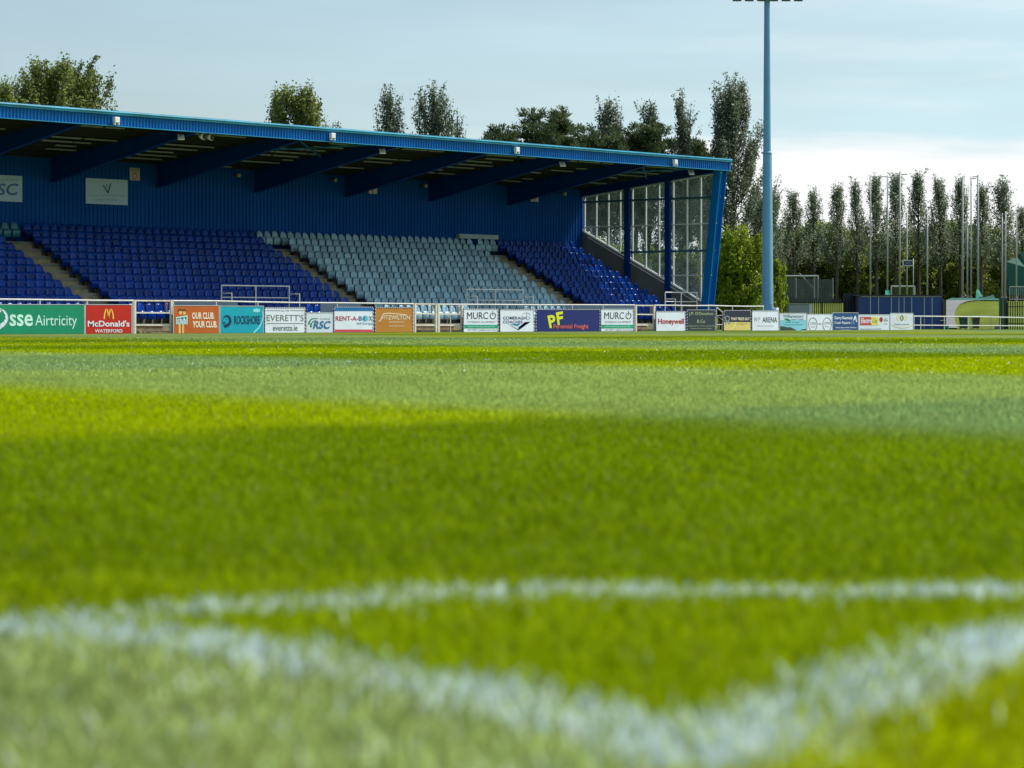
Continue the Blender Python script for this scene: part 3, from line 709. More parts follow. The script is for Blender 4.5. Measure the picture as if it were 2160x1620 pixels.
# 5 white
b5 = board(559, 643.5, 649, WH, 'white board with grey serif capitals and a web address', ties=1)
GT = pm_('grey', (120, 120, 118)); T(b5, "EVERETT'S", (562.5, 663.5, 640.5, 677), GT); T(b5, 'everetts.ie', (575.5, 686, 627.5, 697.5), pm_('grey2', (95, 95, 100)))
SH(b5, [rect(562, 654.6, 592, 655.6), rect(612, 654.6, 641, 655.6), rect(562, 681.6, 640, 682.7)], GT, 'rules'); T(b5, 'Est. 1945', (594, 653.5, 610, 657), GT)
# 6 small white
b6 = board(646.5, 702, 660, OFF, 'low grey-white board with a green and blue swoosh emblem')
SH(b6, arcband([(652, 684), (652, 679), (657, 673), (664, 671.5), (671, 672)], 1.8, .5) + arcband([(656, 690), (656, 684), (660, 678), (668, 675)], 1.8, .5), pm_('g2', (20, 130, 105)))
T(b6, 'RSC', (660, 677, 697.5, 693.5), pm_('b2', (20, 110, 160)), .04, .25, 2); T(b6, 'WATERFORD', (674, 671.5, 697, 674), GT)
# 7 blue top
b7 = board(705, 787, 648, WH, 'white board with a blue top band and red foot band', ties=1)
SH(b7, [rect(705.5, 648.5, 786, 656)], pm_('b3', (20, 110, 180)), 'band'); SH(b7, [rect(705.5, 695, 786, 700.5)], pm_('r3', (215, 75, 85)), 'band')
T(b7, 'RENT-A-', (708, 667, 755.5, 676.5), pm_('r4', (180, 40, 80)), .02); T(b7, 'B', (756.5, 667, 763.5, 676.5), pm_('b4', (30, 80, 140)), .02); T(b7, 'X', (778, 667, 785, 676.5), pm_('b4', (30, 80, 140)), .02)
SH(b7, [[(765, 668.5), (770.5, 665), (770.5, 678.5), (765, 675)]], pm_('b5', (40, 150, 200))); SH(b7, [[(771.5, 665), (777, 668.5), (777, 675), (771.5, 678.5)]], pm_('b6', (120, 200, 230)))
T(b7, 'Self Storage', (752, 679.5, 785, 686), pm_('b7', (100, 150, 190)))
# 8 ochre
b8 = board(791.5, 871, 649, pm_('ochre', (192, 128, 48)), 'ochre board with white swash lettering', ties=1)
T(b8, 'FITZWILTON', (806, 665, 864, 674), CRM); T(b8, 'WATERFORD CITY', (820, 678, 852, 681), CRM); SH(b8, arcband([(798, 678), (802, 677), (805, 668), (809, 662), (820, 660.5), (835, 662), (857, 664)], .9, .7) + [rect(820, 687.5, 853, 688.4)], CRM, 'swash')
# 9 / 12 white with green band
def murco(p0, p1, lab):
    k = (p1 - p0) / 72.; q = lambda v: p0 + (v - 978) * k; b_ = board(p0, p1, 652, WH, lab, ties=1); GR_ = pm_('g5', (0, 160, 125))
    T(b_, 'MURC', (q(985), 658.5, q(1029), 673), DKT); SH(b_, ring(q(1039), 666, 6.4 * k, 7.2, 1.5, 115, 425, 18) + [rect(q(1038.3), 656.5, q(1039.8), 665)], DKT)
    T(b_, 'CATERING EQUIPMENT', (q(985.5), 677.5, q(1045), 681), GT); SH(b_, [rect(p0 + .5, 685, p1 - .5, 692.5)], GR_, 'band')
    T(b_, 'www.catering equipment', (q(986), 687, q(1043), 691), pm_('mint', (205, 245, 232)), layer=2); T(b_, 'tel 051 sales service', (q(986), 694, q(1048), 697), GT)
murco(978, 1050.5, 'white board with green band, nearer the gap with two gates')
murco(1268, 1336, 'white board with green band, right of the long navy board')
# 10
b10 = board(1055, 1126.5, 653, WH, 'white board with a dark blue and teal tick emblem', ties=1)
T(b10, 'COMERAGH', (1061, 667.5, 1110, 674), pm_('b8', (45, 55, 110)), .02); T(b10, 'COACHES', (1061, 676, 1102, 682), pm_('b8', (45, 55, 110)), .02)
SH(b10, [[(1072, 683.5), (1093, 694.5), (1106, 679.5), (1119, 678.5), (1093.5, 696.5)], [(1093, 690.5), (1107, 679.5), (1119, 678.3), (1094, 696)]], NAVY); SH(b10, [[(1076, 683.8), (1098, 682.5), (1092, 688)]], pm_('b9', (20, 130, 175)))
SH(b10, arcband([(1101, 663), (1107, 659.5), (1114, 660), (1119, 664)], .4, .4) + arcband([(1111, 659.5), (1111, 667)], .4, .4) + ring(1114, 671, 4, 3.5, .8), pm_('g7', (150, 155, 160)), 'emblem')
# 11
b11 = board(1130.5, 1265, 653, pm_('navy2', (24, 36, 112)), 'long navy board with tilted yellow initials', ties=1)
def quadtext(b_, s_, c4, m_, bold): # text warped into a tilted box: bottom-left, bottom-right, top-right, top-left
    o = T(b_, s_, (c4[0][0], c4[3][1], c4[1][0], c4[0][1]), m_, bold, 0, 2); me = o.data
    n = len(me.vertices); co = np.zeros(n * 3, np.float32); me.vertices.foreach_get('co', co); co = co.reshape(-1, 3)
    mn, mx_ = co.min(0), co.max(0); u = (co[:, 0] - mn[0]) / (mx_[0] - mn[0]); v = (co[:, 2] - mn[2]) / (mx_[2] - mn[2])
    w = wloc(b_); P = [np.array(onY(px, py, YBD)) - np.array(w) for px, py in c4]
    for ax in (0, 2): co[:, ax] = (P[0][ax] * (1 - u) + P[1][ax] * u) * (1 - v) + (P[3][ax] * (1 - u) + P[2][ax] * u) * v
    me.vertices.foreach_set('co', co.ravel()); me.update()
YG = pm_('lemon', (228, 232, 40))
quadtext(b11, 'P', [(1159, 692.5), (1173, 690), (1170, 663), (1154, 666)], YG, .06); quadtext(b11, 'F', [(1176, 686), (1187, 684), (1187, 656.5), (1172, 659)], YG, .06)
T(b11, 'Perennial Freight', (1167, 684, 1240.5, 695.5), pm_('salmon', (226, 110, 84)), .02, layer=3)
# 13
b13 = board(1384, 1445.5, 657, WH, 'white board with one dark red word', ties=1)
T(b13, 'Honeywell', (1388, 672, 1442.5, 686.5), pm_('crimson', (176, 24, 44)), .045)
b14 = board(1449, 1508, 654, pm_('slate', (42, 54, 66)), 'dark slate board with pale gold serif lettering', ties=1)
GD = pm_('gold', (190, 200, 160)); T(b14, "J.P. O'Donohoe", (1453.5, 658, 1504, 666.5), GD); T(b14, '& Co', (1470, 674, 1487, 681), GD)
T(b14, 'Solicitors Accountants', (1452, 686, 1506, 688.5), GD); T(b14, 'Financial Services Advice', (1457, 691.5, 1502, 694), GD)
b15 = board(1527, 1583, 655, pm_('night', (38, 40, 62)), 'board split dark blue over pale gold with a rosette', ties=1)
SH(b15, [rect(1527.5, 679.5, 1582.5, 696.8)], pm_('palegold', (226, 206, 120)), 'panel_foot'); SH(b15, ring(1534, 672, 5.5, 6, 2) + [[(1530, 677), (1533, 677), (1532, 685), (1529, 684)], [(1535, 677), (1538, 677), (1540, 684), (1536, 685)]], pm_('steel', (150, 155, 160)), 'rosette', 2)
T(b15, 'THAT PRIZE GUY', (1541.5, 669.5, 1581, 675.5), pm_('cream', (250, 235, 215)), .04, layer=2); T(b15, 'thatprizeguy.ie', (1546, 682, 1577, 684.5), DKT, layer=2)
SH(b15, arcband([(1539, 697), (1547, 690), (1552, 680)], .3, 2.5), pm_('pg2', (245, 228, 150)), 'sweep', 2)
b16 = board(1586.5, 1643, 655.5, WH, 'white board with dark capitals beside the light mast foot', ties=1)
T(b16, 'ARENA', (1608, 669, 1639, 680), DKT, .01); T(b16, 'W P', (1590, 669, 1603, 678), pm_('lg', (170, 172, 185))); SH(b16, [rect(1597, 687, 1632, 687.9)], pm_('lg', (170, 172, 185)), 'rule')
b17 = board(1645, 1701, 661, OFF, 'pale board with a seaside picture and green leaf')
SH(b17, [rect(1645.5, 675, 1700.5, 697)], pm_('sea', (130, 200, 215)), 'picture'); SH(b17, [[(1645.5, 697), (1645.5, 688), (1654, 688.5), (1660, 690.5), (1667, 690), (1675, 694), (1680, 697)], [(1686, 697), (1692, 694.5), (1700.5, 694), (1700.5, 697)]], pm_('rock', (50, 66, 66)), 'picture', 2)
SH(b17, [[(1653.5, 672), (1660, 671.5), (1666, 674), (1667.5, 678.5), (1660, 676.5)]], pm_('leafg', (10, 130, 90)), 'leaf', 2)
T(b17, 'Williamstown', (1652, 663.5, 1694, 670), pm_('tealt', (60, 125, 140)), .01); T(b17, 'Golf Club', (1668, 671.5, 1694, 675), pm_('tealt', (60, 125, 140)), layer=2); T(b17, 'bar and restaurant open to all', (1655, 683.5, 1692, 686.5), pm_('b3', (20, 110, 180)), layer=2); T(b17, 'play today', (1658, 678, 1686, 681.5), pm_('b3', (20, 110, 180)), layer=2)
b18 = board(1703, 1755, 663, WH, 'white board with two grey ovals')
[SH(b18, ring(q_, 684, 9.6, 14.5, 1.4, -60, 240), pm_('gr5', (140, 142, 140)), 'oval') for q_ in (1714.5, 1744.5)]; T(b18, 'COFFEE', (1709, 679.5, 1721, 684.5), pm_('lg', (170, 172, 185))); T(b18, 'COFFEE', (1738, 679, 1751, 684), pm_('lg', (170, 172, 185)))
T(b18, 'house', (1711, 687, 1719, 690.5), pm_('pinkg', (190, 150, 180))); T(b18, 'house', (1741, 686.5, 1748, 690), pm_('pinkg', (190, 150, 180))); T(b18, 'AND', (1726.5, 681, 1732, 685), GT)
b19 = board(1756.5, 1810, 660, pm_('blue19', (24, 72, 128)), 'mid blue board with white lettering for car repairs', ties=0)
T(b19, 'Gerry Kennedy', (1760, 667, 1798.5, 675.5), WH, .04); T(b19, 'Crash Repairs', (1760, 677.5, 1793, 685), WH, .02); T(b19, 'Cleaboy Business Park, Waterford', (1762, 689.5, 1806, 693), WH, .02); T(b19, 'Tel: 051 370 070', (1773, 695, 1795, 697.5), WH)
SH(b19, [[(1803, 666), (1805, 666), (1808, 679), (1805.5, 679), (1804, 672), (1799.5, 678), (1800.5, 672)]], WH); SH(b19, ring(1798, 681, 4.2, 2.6, .9), pm_('lb', (150, 180, 215)))
b20 = board(1811.5, 1876, 664, OFF, 'pale board with red and yellow shop name block')
SH(b20, [rect(1814, 668.5, 1838, 686)], pm_('r20', (190, 70, 66)), 'block'); SH(b20, [rect(1838, 668.5, 1853, 686)], pm_('y20', (224, 218, 110)), 'block')
T(b20, 'Electro', (1816, 671, 1838, 681.5), WH, .03, .15, 2); T(b20, 'City', (1840, 671, 1851, 684), pm_('ol', (110, 110, 30)), .0, .15, 2)
SH(b20, [disc(1858.5, 674, 3.6, 5.4)], pm_('plum', (165, 40, 75)), 'emblem'); T(b20, 'LG', (1864.5, 671, 1872, 677.5), DKT, .0); T(b20, 'Life', (1865.5, 682, 1872, 684.5), GT); T(b20, 'Lisduggan Shopping Centre  051 357 100', (1814, 692.5, 1858, 696), pm_('b20', (110, 125, 170)))
b21 = board(1878, 1926, 661, OFF, 'pale board with three yellow and green ovals, last before the open rail')
[SH(b21, ring(q_, 670.5, 3.6, 6, 1.6), pm_('y21', (236, 214, 100)), 'oval') for q_ in (1895, 1909.5)]; SH(b21, ring(1902.2, 670.5, 3.2, 6, 1.5), pm_('g21', (60, 110, 80)), 'oval', 2)
T(b21, 'Waterford Credit Union', (1886, 682.5, 1917.5, 685.5), GT); SH(b21, arcband([(1880, 685), (1890, 690), (1902, 692), (1915, 690.5), (1925, 686)], .7, .7), pm_('y22', (214, 196, 130)), 'sweep')

# signs on the back wall
YW = YB - .075
def wsign(p0, p1, t0, t1, btm, m_, label, cat='sign'):
    a, b_ = onY(p0, t0, YW), onY(p1, t1, YW); zb_ = onY((p0 + p1) / 2, btm, YW)[2]
    t_ = thing('wall_sign', label, cat, ((a[0] + b_[0]) / 2, YW, zb_)); m = MB(); z = (a[2] + b_[2]) / 2
    m.box((a[0], YW, zb_), (b_[0], YW + .025, z)); m.build('panel', m_, t_); return t_
WS = mat('sign_face', (.38, .54, .68), .5, noise=.05)
w1 = wsign(-62, 47, 366, 371, 424, WS, 'grey-white sign with blue slanted capitals on the blue wall at far left')
tri_text('lettering', 'RSC', (-29, 387, 39, 412), YW, 1, mat('rsc_blue', (.02, .14, .36), .5), w1, .03, .15); tri_text('lettering', 'WATERFORD', (-29, 377, 38, 383), YW, 1, mat('rsc_grey', (.2, .3, .33), .5), w1)
w2 = wsign(181, 269.5, 376, 379, 431, WS, 'grey-white sign with a dark teal V emblem on the blue wall')
TL = mat('deep_teal', (.01, .10, .14), .5)
shape('emblem', [[(216, 391), (219, 391), (228, 404), (226, 407)], [(232, 387), (235, 386), (229.5, 407), (226, 407.5)]], YW, 1, TL, w2)
shape('emblem', [[(222, 391), (227, 387.5), (226, 399)]], YW, 1, mat('mid_teal', (.15, .25, .28), .5), w2)
tri_text('lettering', 'Waterford City and County Council', (187, 409, 262, 416), YW, 1, mat('sign_grey', (.28, .36, .38), .5), w2); tri_text('lettering', 'Comhairle Cathrach agus', (197, 418, 250, 425), YW, 1, mat('sign_grey', (.3, .36, .36), .5), w2)
ORG = mat('orange_letter', (.62, .10, .03), .5)
for p0, p1, t0, bt, let in ((274, 295, 353.5, 380.5, 'D'), (778, 795.5, 391, 408.5, 'E'), (1120, 1136, 408, 425.5, 'F')):
    w = wsign(p0, p1, t0, t0 + 1, bt, mat('block_sign', (.46, .50, .52), .5), f'small white block sign with the letter {let} on the blue wall')
    tri_text('lettering', let, (p0 + 5, t0 + (bt - t0) * .38, p1 - 5.5, bt - 1.5), YW, 1, ORG, w, .04); tri_text('lettering', 'BLOCK', (p0 + 2, t0 + 2, p1 - 2, t0 + (bt - t0) * .28), YW, 1, mat('sign_brown', (.3, .12, .06), .5), w, .03)

# fittings on the fascia and under the roof
for i, (px, py) in enumerate(((242, 256), (698, 289), (1087, 318), (1421, 344))):
    x, y, z = onY(px, py, YF - .05); lab = ['leftmost white box speaker on the blue fascia', 'white box speaker on the fascia above the middle of the stand', 'white box speaker on the fascia above the grey seats', 'rightmost white box speaker near the fascia end'][i]
    t_ = thing('fascia_speaker', lab, 'speaker', (x, YF - .05, z), 'white speakers along the fascia')
    m = MB(); m.box((x - .12, YF - .22, z - .06), (x + .12, YF - .05, z + .16)); m.build('housing', white_m, t_, bevel=.02)
    m = MB(); m.box((x - .12, YF - .20, z - .14), (x - .07, YF - .09, z - .06)); m.box((x + .07, YF - .20, z - .14), (x + .12, YF - .09, z - .06)); m.build('bracket', white_m, t_)
for i, (px, py) in enumerate(((380, 289), (805, 319), (1185, 346), (1457, 364))):
    x, y, z = onY(px, py, YF + .5); t_ = thing('roof_floodlight', ['leftmost pale floodlight under the roof edge', 'second pale floodlight from left under the roof edge', 'pale floodlight under the roof edge above the grey seats', 'pale floodlight under the roof edge by the glazing'][i], 'floodlight', (x, y, z), 'small floodlights under the roof edge')
    m = MB(); m.beam((x - .03, y - .1, z - .10), (x + .12, y + .1, z + .10), .26, .05); m.build('housing', white_m, t_)
    m = MB(); m.tube((x + .05, y + .03, z), (x + .05, y + .03, zr(y) + .1), .015); m.build('bracket', black_m, t_)
x, y, z = onY(435, 288, YF + .35); t_ = thing('twin_spotlight', 'twin round white spotlight hanging under the roof edge', 'spotlight', (x, y, z))
for dx in (-.22, .18):
    m = MB(); m.tube((x + dx, y + .1, z + .03), (x + dx + .02, y - .12, z - .02), .11, .14, 12); m.build('lamp', white_m, t_, True); m = MB(); m.tube((x + dx + .02, y - .12, z - .02), (x + dx + .02, y - .135, z - .025), .12, .12, 12); m.build('lens', black_m, t_)
m = MB(); m.tube((x, y + .1, z), (x, y + .1, zr(y) + .1), .02); m.tube((x - .22, y + .1, z + .04), (x + .2, y + .1, z + .04), .02); m.build('bracket', black_m, t_)
for i, (px, py) in enumerate(((197, 350), (502, 369), (706, 379), (897, 391), (1190, 408))):
    x, y, z = onY(px, py, YB - .35); t_ = thing('wall_lamp', f'{["leftmost","second from left","third from left","fourth from left","rightmost"][i]} small round lamp high on the blue back wall', 'lamp', (x, y, z), 'small lamps on the back wall')
    m = MB(); m.tube((x, y + .1, z), (x, y - .1, z - .03), .07, .10, 10); m.build('lamp_head', mat('aged_cream', (.35, .33, .22), .5), t_, True); m = MB(); m.tube((x, y + .1, z), (x, YB, z + .05), .02); m.build('arm', black_m, t_)

# ------------------------------------------------------------------ perimeter rails and gates
def rail(name, label, p0, p1, py0, py1, posts, midpy=None, Y=75.8, m_=white_rail, low=0):
    a, b_ = onY(p0, py0, Y), onY(p1, py1, Y)
    t_ = thing(name, label, 'rail', (a[0], Y, 0), 'white perimeter rail sections')
    n = 6; m = MB(); rs = random.Random(int(p0) + 9); prev = a
    for i in range(1, n + 1):
        f = i / n; q = (a[0] + (b_[0] - a[0]) * f, Y + rs.gauss(0, .008) * (i < n), a[2] + (b_[2] - a[2]) * f + rs.gauss(0, .010) * (i < n))
        m.tube(prev, q, .030, cap=True); prev = q
    m.build('top_rail', m_, t_)
    if midpy:
        for mp_ in midpy:
            q0, q1 = onY(p0, mp_[0], Y), onY(p1, mp_[1], Y); m = MB(); m.tube(q0, q1, .024); m.build('middle_rail', m_, t_)
    for p in posts:
        x = onY(p, 0, Y)[0]; f = (x - a[0]) / (b_[0] - a[0]); zt = a[2] + (b_[2] - a[2]) * f
        m = MB(); m.tube((x, Y, -.02), (x, Y, zt), .026); m.build('post', m_, t_)
    return t_
rail('perimeter_rail', 'white rail above the long green and red boards', -230, 281, 631, 634, (-140, -30, 84, 183, 280))
rail('perimeter_rail', 'white rail above the orange to ochre boards', 365, 872, 634.5, 641, (365.5, 456, 544, 711, 792, 871.5))
rail('perimeter_rail', 'white rail from the double gates past the long navy board', 923, 1339, 642, 643.5, (924, 977, 1069, 1139, 1207, 1272, 1338.5))
rail('perimeter_rail', 'white rail over the dark slate board, ending at the light mast', 1381, 1611, 644, 646, (1382, 1438, 1494, 1545, 1610))
rail('open_rail', 'low white two-bar rail in front of the grass bank at right', 1926, 2420, 667, 673, (1928, 1942, 1992, 2042, 2110, 2180, 2260, 2340, 2420), [(686, 689)])
# gates in the gaps
def gate(p0, p1, rows, label, extra=()):
    Y = 75.82; a = onY(p0, rows[0], Y); b_ = onY(p1, rows[0], Y); t_ = thing('rail_gate', label, 'gate', (a[0], Y, 0), 'gates in the perimeter rail')
    for x, zt in ((a[0], a[2]), (b_[0], b_[2])): m = MB(); m.box((x - .045, Y - .04, 0), (x + .045, Y + .04, zt + .03)); m.build('post', cream_rail, t_)
    for r_ in rows: m = MB(); z0_, z1_ = onY(p0, r_, Y)[2], onY(p1, r_ + .4, Y)[2]; m.beam((a[0] + .05, Y, z0_), (b_[0] - .05, Y, z1_), .05, .055); m.build('bar', cream_rail, t_)
    for e in extra: x = onY(e, 0, Y)[0]; m = MB(); m.tube((x, Y, 0), (x, Y, b_[2]), .025); m.build('upright', cream_rail, t_)
    x = b_[0] - .25; m = MB(); m.box((x - .02, Y - .03, onY(p1, rows[1], Y)[2]), (x + .02, Y + .02, a[2])); m.build('latch_bar', mat('rusty', (.25, .14, .07), .7, noise=.4, scale=8), t_)
gate(284, 361, (634, 659.5, 685.5), 'cream barred gate between the red and orange boards')
gate(875, 919, (641, 661.5, 686), 'cream barred gate beside the ochre board')
gate(925, 974, (642, 662, 686), 'cream barred gate with a middle upright, left of a white board', (950,))
gate(1341, 1379, (644, 663, 685.5), 'cream barred gate left of the red-lettered board')
def steps(p0, p1, label):
    Y = 76.5; a, b_ = onY(p0, 0, Y)[0], onY(p1, 0, Y)[0]; t_ = thing('entry_steps', label, 'steps', (a, Y, 0), 'steps behind the gates')
    m = MB(); m.box((a, 76.2, .006), (b_, 76.9, .09)); m.build('tread', step_m, t_); m = MB(); m.box((a, 76.9, .006), (b_, 77.9, .30)); m.build('tread', mat('weathered_timber', (.20, .15, .10), .8, noise=.4, scale=6), t_)
    m = MB(); m.box((a - .05, 76.86, .30), (b_ + .05, 77.88, .34)); m.build('tread_slab', mat('painted_sunlit_tread', (.62, .56, .44), .7), t_)  # cream slab carries the sunlight on the tread in its colour
steps(284, 358, 'worn concrete steps behind the gate by the red board'); steps(878, 972, 'worn concrete steps behind the double gates'); steps(1342, 1378, 'worn steps behind the gate left of the red-lettered board')
t_ = thing('stair_handrail', 'small white sloping handrail between the slate and gold boards', 'handrail', onY(1511, 697, 76)[:2] + (0,))
P = lambda px, py: onY(px, py, 76.0)
m = MB(); m.tube(P(1511, 648), P(1524.5, 659), .03); m.tube(P(1512, 666), P(1524.5, 675), .025); m.build('sloping_bar', white_rail, t_)
m = MB(); m.tube((P(1511, 0)[0], 76, 0), P(1511, 648), .03); m.build('post', white_rail, t_); m = MB(); m.tube((P(1524.5, 0)[0], 76, 0), P(1524.5, 659), .03); m.build('post', white_rail, t_)
m = MB(); m.tube(P(1511, 666), P(1524.5, 665.5), .02); m.tube(P(1511, 685), P(1524.5, 685), .025); m.build('cross_bar', white_rail, t_)

# ------------------------------------------------------------------ floodlight mast
steel_b = mat('mast_grey_blue', (.11, .30, .50), .45, metal=.0, noise=.10, scale=.8)
mx_, my_, _ = onY(1618, 650, 77.4); dm = mx_ * ss + my_ * cc
mast = thing('floodlight_mast', 'tall grey-blue floodlight mast at the end of the stand', 'floodlight', (mx_, my_, 0))
m = MB(); n = 12
lv = [(0, .29), (.9, .275), (9, .21), (9.02, .20), (22, .11)]
for (z0, r0), (z1, r1) in zip(lv[:-1], lv[1:]): m.tube((mx_, my_, z0), (mx_, my_, z1), r0, r1, 16, cap=False)
m.tube((mx_, my_, 21.98), (mx_, my_, 22), .11, .11, 16); m.build('mast_pole', steel_b, mast, True)
m = MB(); m.tube((mx_, my_, 8.95), (mx_, my_, 9.06), .235, .225, 16); m.build('joint_collar', steel_b, mast, True)
m = MB(); m.prism([(mx_ - .09, my_ - .283, .7), (mx_ + .09, my_ - .283, .7), (mx_ + .09, my_ - .278, 1.35), (mx_ - .09, my_ - .278, 1.35)], (0, .02, 0)); m.build('hatch', mat('hatch_blue', (.07, .18, .34), .5), mast)
m = MB(); m.box((mx_ - .3, my_ - .3, 0), (mx_ + .3, my_ + .3, .05)); m.build('base_plate', grey_m, mast)
bx = onY(1630, 0, 77.3); m = MB(); m.box((bx[0] - .12, 77.0, 0), (bx[0] + .12, 77.3, 1.15)); m.build('control_box', white_m, mast, bevel=.02); m = MB(); m.tube((bx[0] - .06, 77.25, 1.1), (mx_ + .25, my_ - .1, 9), .02); m.build('conduit', white_m, mast)
Xr = Vector((cc, -ss, 0))
for row, (zz, cnt) in enumerate(((16.74, 6), (18.3, 6), (19.6, 6), (20.9, 4))):
    m = MB(); c0 = Vector((mx_, my_, zz + .1)); m.beam(c0 - Xr * 1.75, c0 + Xr * 1.75, .08, .08); m.build('cross_arm', grey_m, mast)
    for k in range(cnt):
        off = (-1.55 + 3.1 * k / (cnt - 1)) if cnt > 1 else 0
        p = c0 + Xr * off; q = Vector((-ss, -cc, 0)) * .38
        m = MB(); a = p + Vector((0, 0, .22)); m.beam(a, a + q + Vector((0, 0, -.30)), .44, .26); m.build('lamp_head', mat('lamp_housing', (.10, .14, .19), .4, metal=.4), mast)
        m = MB(); m.tube(p, p + Vector((0, 0, -.16)) + Xr * .03, .02); m.build('yoke', grey_m, mast)

# ------------------------------------------------------------------ bank, path, shed, far furniture at the right
def smooth(v, a, b_): t = np.clip((v - a) / (b_ - a), 0, 1); return t * t * (3 - 2 * t)
def bankz(px, d):
    d0 = np.interp(px, [1200, 1780, 1900, 1990, 2400], [168, 168, 158, 151.5, 149.5]); return 1.72 * smooth(d, d0, d0 + 15)
def build_bank():
    pxs = np.linspace(1100, 2700, 160); ds = np.concatenate([np.linspace(149, 190, 50), np.linspace(192, 330, 12)])
    P_, D_ = np.meshgrid(pxs, ds); Xc = (P_ - 1080) / F * D_; x = Xc * cc + D_ * ss; y = -Xc * ss + D_ * cc
    z = bankz(P_, D_) + .02 + .05 * fbm(x, y, .7, 31) * smooth(D_, 152, 158)
    col = np.zeros(x.shape + (3,)); col[:] = (.13, .165, .028); col *= (1 + .25 * fbm(x, y, .9, 33) + .12 * fbm(x, y, 3.1, 34))[..., None]
    v = np.stack([x, y, z], -1).reshape(-1, 3); nr, na = P_.shape; i = np.arange(nr - 1)[:, None] * na + np.arange(na - 1)[None, :]
    f = np.stack([i, i + 1, i + na + 1, i + na], -1).reshape(-1, 4)
    tag(nmesh('grass_bank', v, f, turf_m, col.reshape(-1, 3), smooth=True), kind='structure')
    # gravel path climbing the bank
    vs = []; fs = []; k = 0
    ds2 = np.linspace(149.5, 167.5, 30)
    for d in ds2:
        t = (d - 149.5) / 18; pl = 1996; pr = np.interp(t, [0, .25, .45, .6, .72, .82, .9, 1], [2026, 2017, 2013, 2016, 2024, 2040, 2062, 2085])
        for px in np.linspace(pl, pr, 8):
            X_, Y_ = cam2w((px - 1080) / F * d, d); vs.append((X_, Y_, float(bankz(px, d)) + .085))
    for r_ in range(29):
        for i in range(7): a = r_ * 8 + i; fs.append((a, a + 1, a + 9, a + 8))
    m = MB(); m.add(vs, fs); tag(m.build('path', mat('gravel', (.17, .168, .17), .9, noise=.15, scale=2)), kind='structure')
build_bank()

def frontal(px0, px1, d):   # corner points of something square to the view
    return Vector((*cam2w((px0 - 1080) / F * d, d), 0)), Vector((*cam2w((px1 - 1080) / F * d, d), 0))
FW = Vector((ss, cc, 0))
def fbox(m, a, b_, z0, z1, depth, off=0):
    a = a + FW * off; b_ = b_ + FW * off; m.prism([(a.x, a.y, z0), (b_.x, b_.y, z0), (b_.x, b_.y, z1), (a.x, a.y, z1)], FW * depth)
NB = mat('navy_sheet', (.000, .036, .20), .5, noise=.15, scale=.8)
d = 151.; a, b_ = frontal(1815, 1988, d); zt = onD(0, 624, d)[2]
shed = thing('site_container', 'dark navy storage container with pale vertical strips', 'container', tuple(a))
m = MB(); fbox(m, a, b_, 0, zt, 2.4); m.build('walls', NB, shed)
m = MB(); fbox(m, *frontal(1810, 1992, d - .1), zt, zt + .05, 2.7); m.build('roof', mat('dark_roof', (.03, .03, .04), .6), shed)
m = MB(); fbox(m, *frontal(1816, 1986, d), zt - .07, zt - .03, .03, -.04); m.build('eaves_strip', grey_m, shed)
for px in (1836, 1853, 1880, 1896, 1907, 1923, 1949.5, 1966):
    m = MB(); fbox(m, *frontal(px - .8, px + .8, d), .03, zt - .08, .03, -.035); m.build('cover_strip', mat('pale_strip', (.35, .38, .45), .5), shed)
m = MB(); fbox(m, *frontal(1989, 1995, d - .2), 0, zt - .3, .6); m.build('end_post', mat('brown_post', (.05, .045, .035), .7), shed)
wl = thing('shade_painted_hoarding', 'dark blue hoarding left of the navy container, its shade painted in', 'hoarding', tuple(frontal(1780, 1814, 153)[0]))
m = MB(); fbox(m, *frontal(1779, 1814, 153.5), 0, onD(0, 619, 153.5)[2], .12); m.build('sheets', mat('navy_painted_shade', (.003, .012, .03), .7), wl)  # near-black navy stands in for a wall turned from the light
m = MB(); [fbox(m, *frontal(p - .5, p + .5, 153.4), 0, onD(0, 625, 153.4)[2], .05) for p in (1787, 1800)]; m.build('battens', mat('dk_slate', (.03, .05, .07), .6), wl)
def fence(p0, p1, d, top, step, label, m_, z0=0.):
    a, b_ = frontal(p0, p1, d); zt = onD(0, top, d)[2]; t_ = thing('palisade_fence', label, 'fence', tuple(a)); m = MB(); u = (b_ - a).normalized(); n = int((b_ - a).length / step)
    for i in range(n):
        p = a + u * (step * (i + .5)); w = .032
        m.prism([p - u * w + Vector((0, 0, z0)), p + u * w + Vector((0, 0, z0)), p + u * w + Vector((0, 0, zt - .08)), p + Vector((0, 0, zt)), p - u * w + Vector((0, 0, zt - .08))], FW * .02)
    m.build('pales', m_, t_); m = MB()
    for z in (z0 + .3, zt - .35): fbox(m, a, b_, z, z + .05, .04, .03)
    m.build('cross_rails', m_, t_); m = MB()
    for i in range(0, n, 18): p = a + u * (step * i); fbox(m, p, p + u * .08, z0, zt - .1, .08, .08)
    m.build('posts', m_, t_)
GB = mat('fence_dark_green', (.010, .022, .014), .5)
fence(1500, 1779, 163, 628, .128, 'black palisade fence behind the light mast and grey cabinet', GB)
fence(2124, 2430, 150, 635, .135, 'black palisade fence in front of the grass bank at far right', GB)
for px in (2112, 2121):
    a, b_ = frontal(px - 3.6, px + 3.6, 150.2); t_ = thing('gate_pillar', f'{"left" if px == 2112 else "right"} one of the two dark green gate posts on the bank', 'post', tuple(a)); m = MB(); fbox(m, a, b_, 0, onD(0, 630, 150)[2], .2); m.build('post', mat('dark_green_post', (.008, .045, .028), .5), t_)
    m = MB(); fbox(m, a - Vector((.01, .01, 0)), b_, onD(0, 630, 150)[2], onD(0, 629, 150)[2], .22, -.01); m.build('cap', GB, t_)
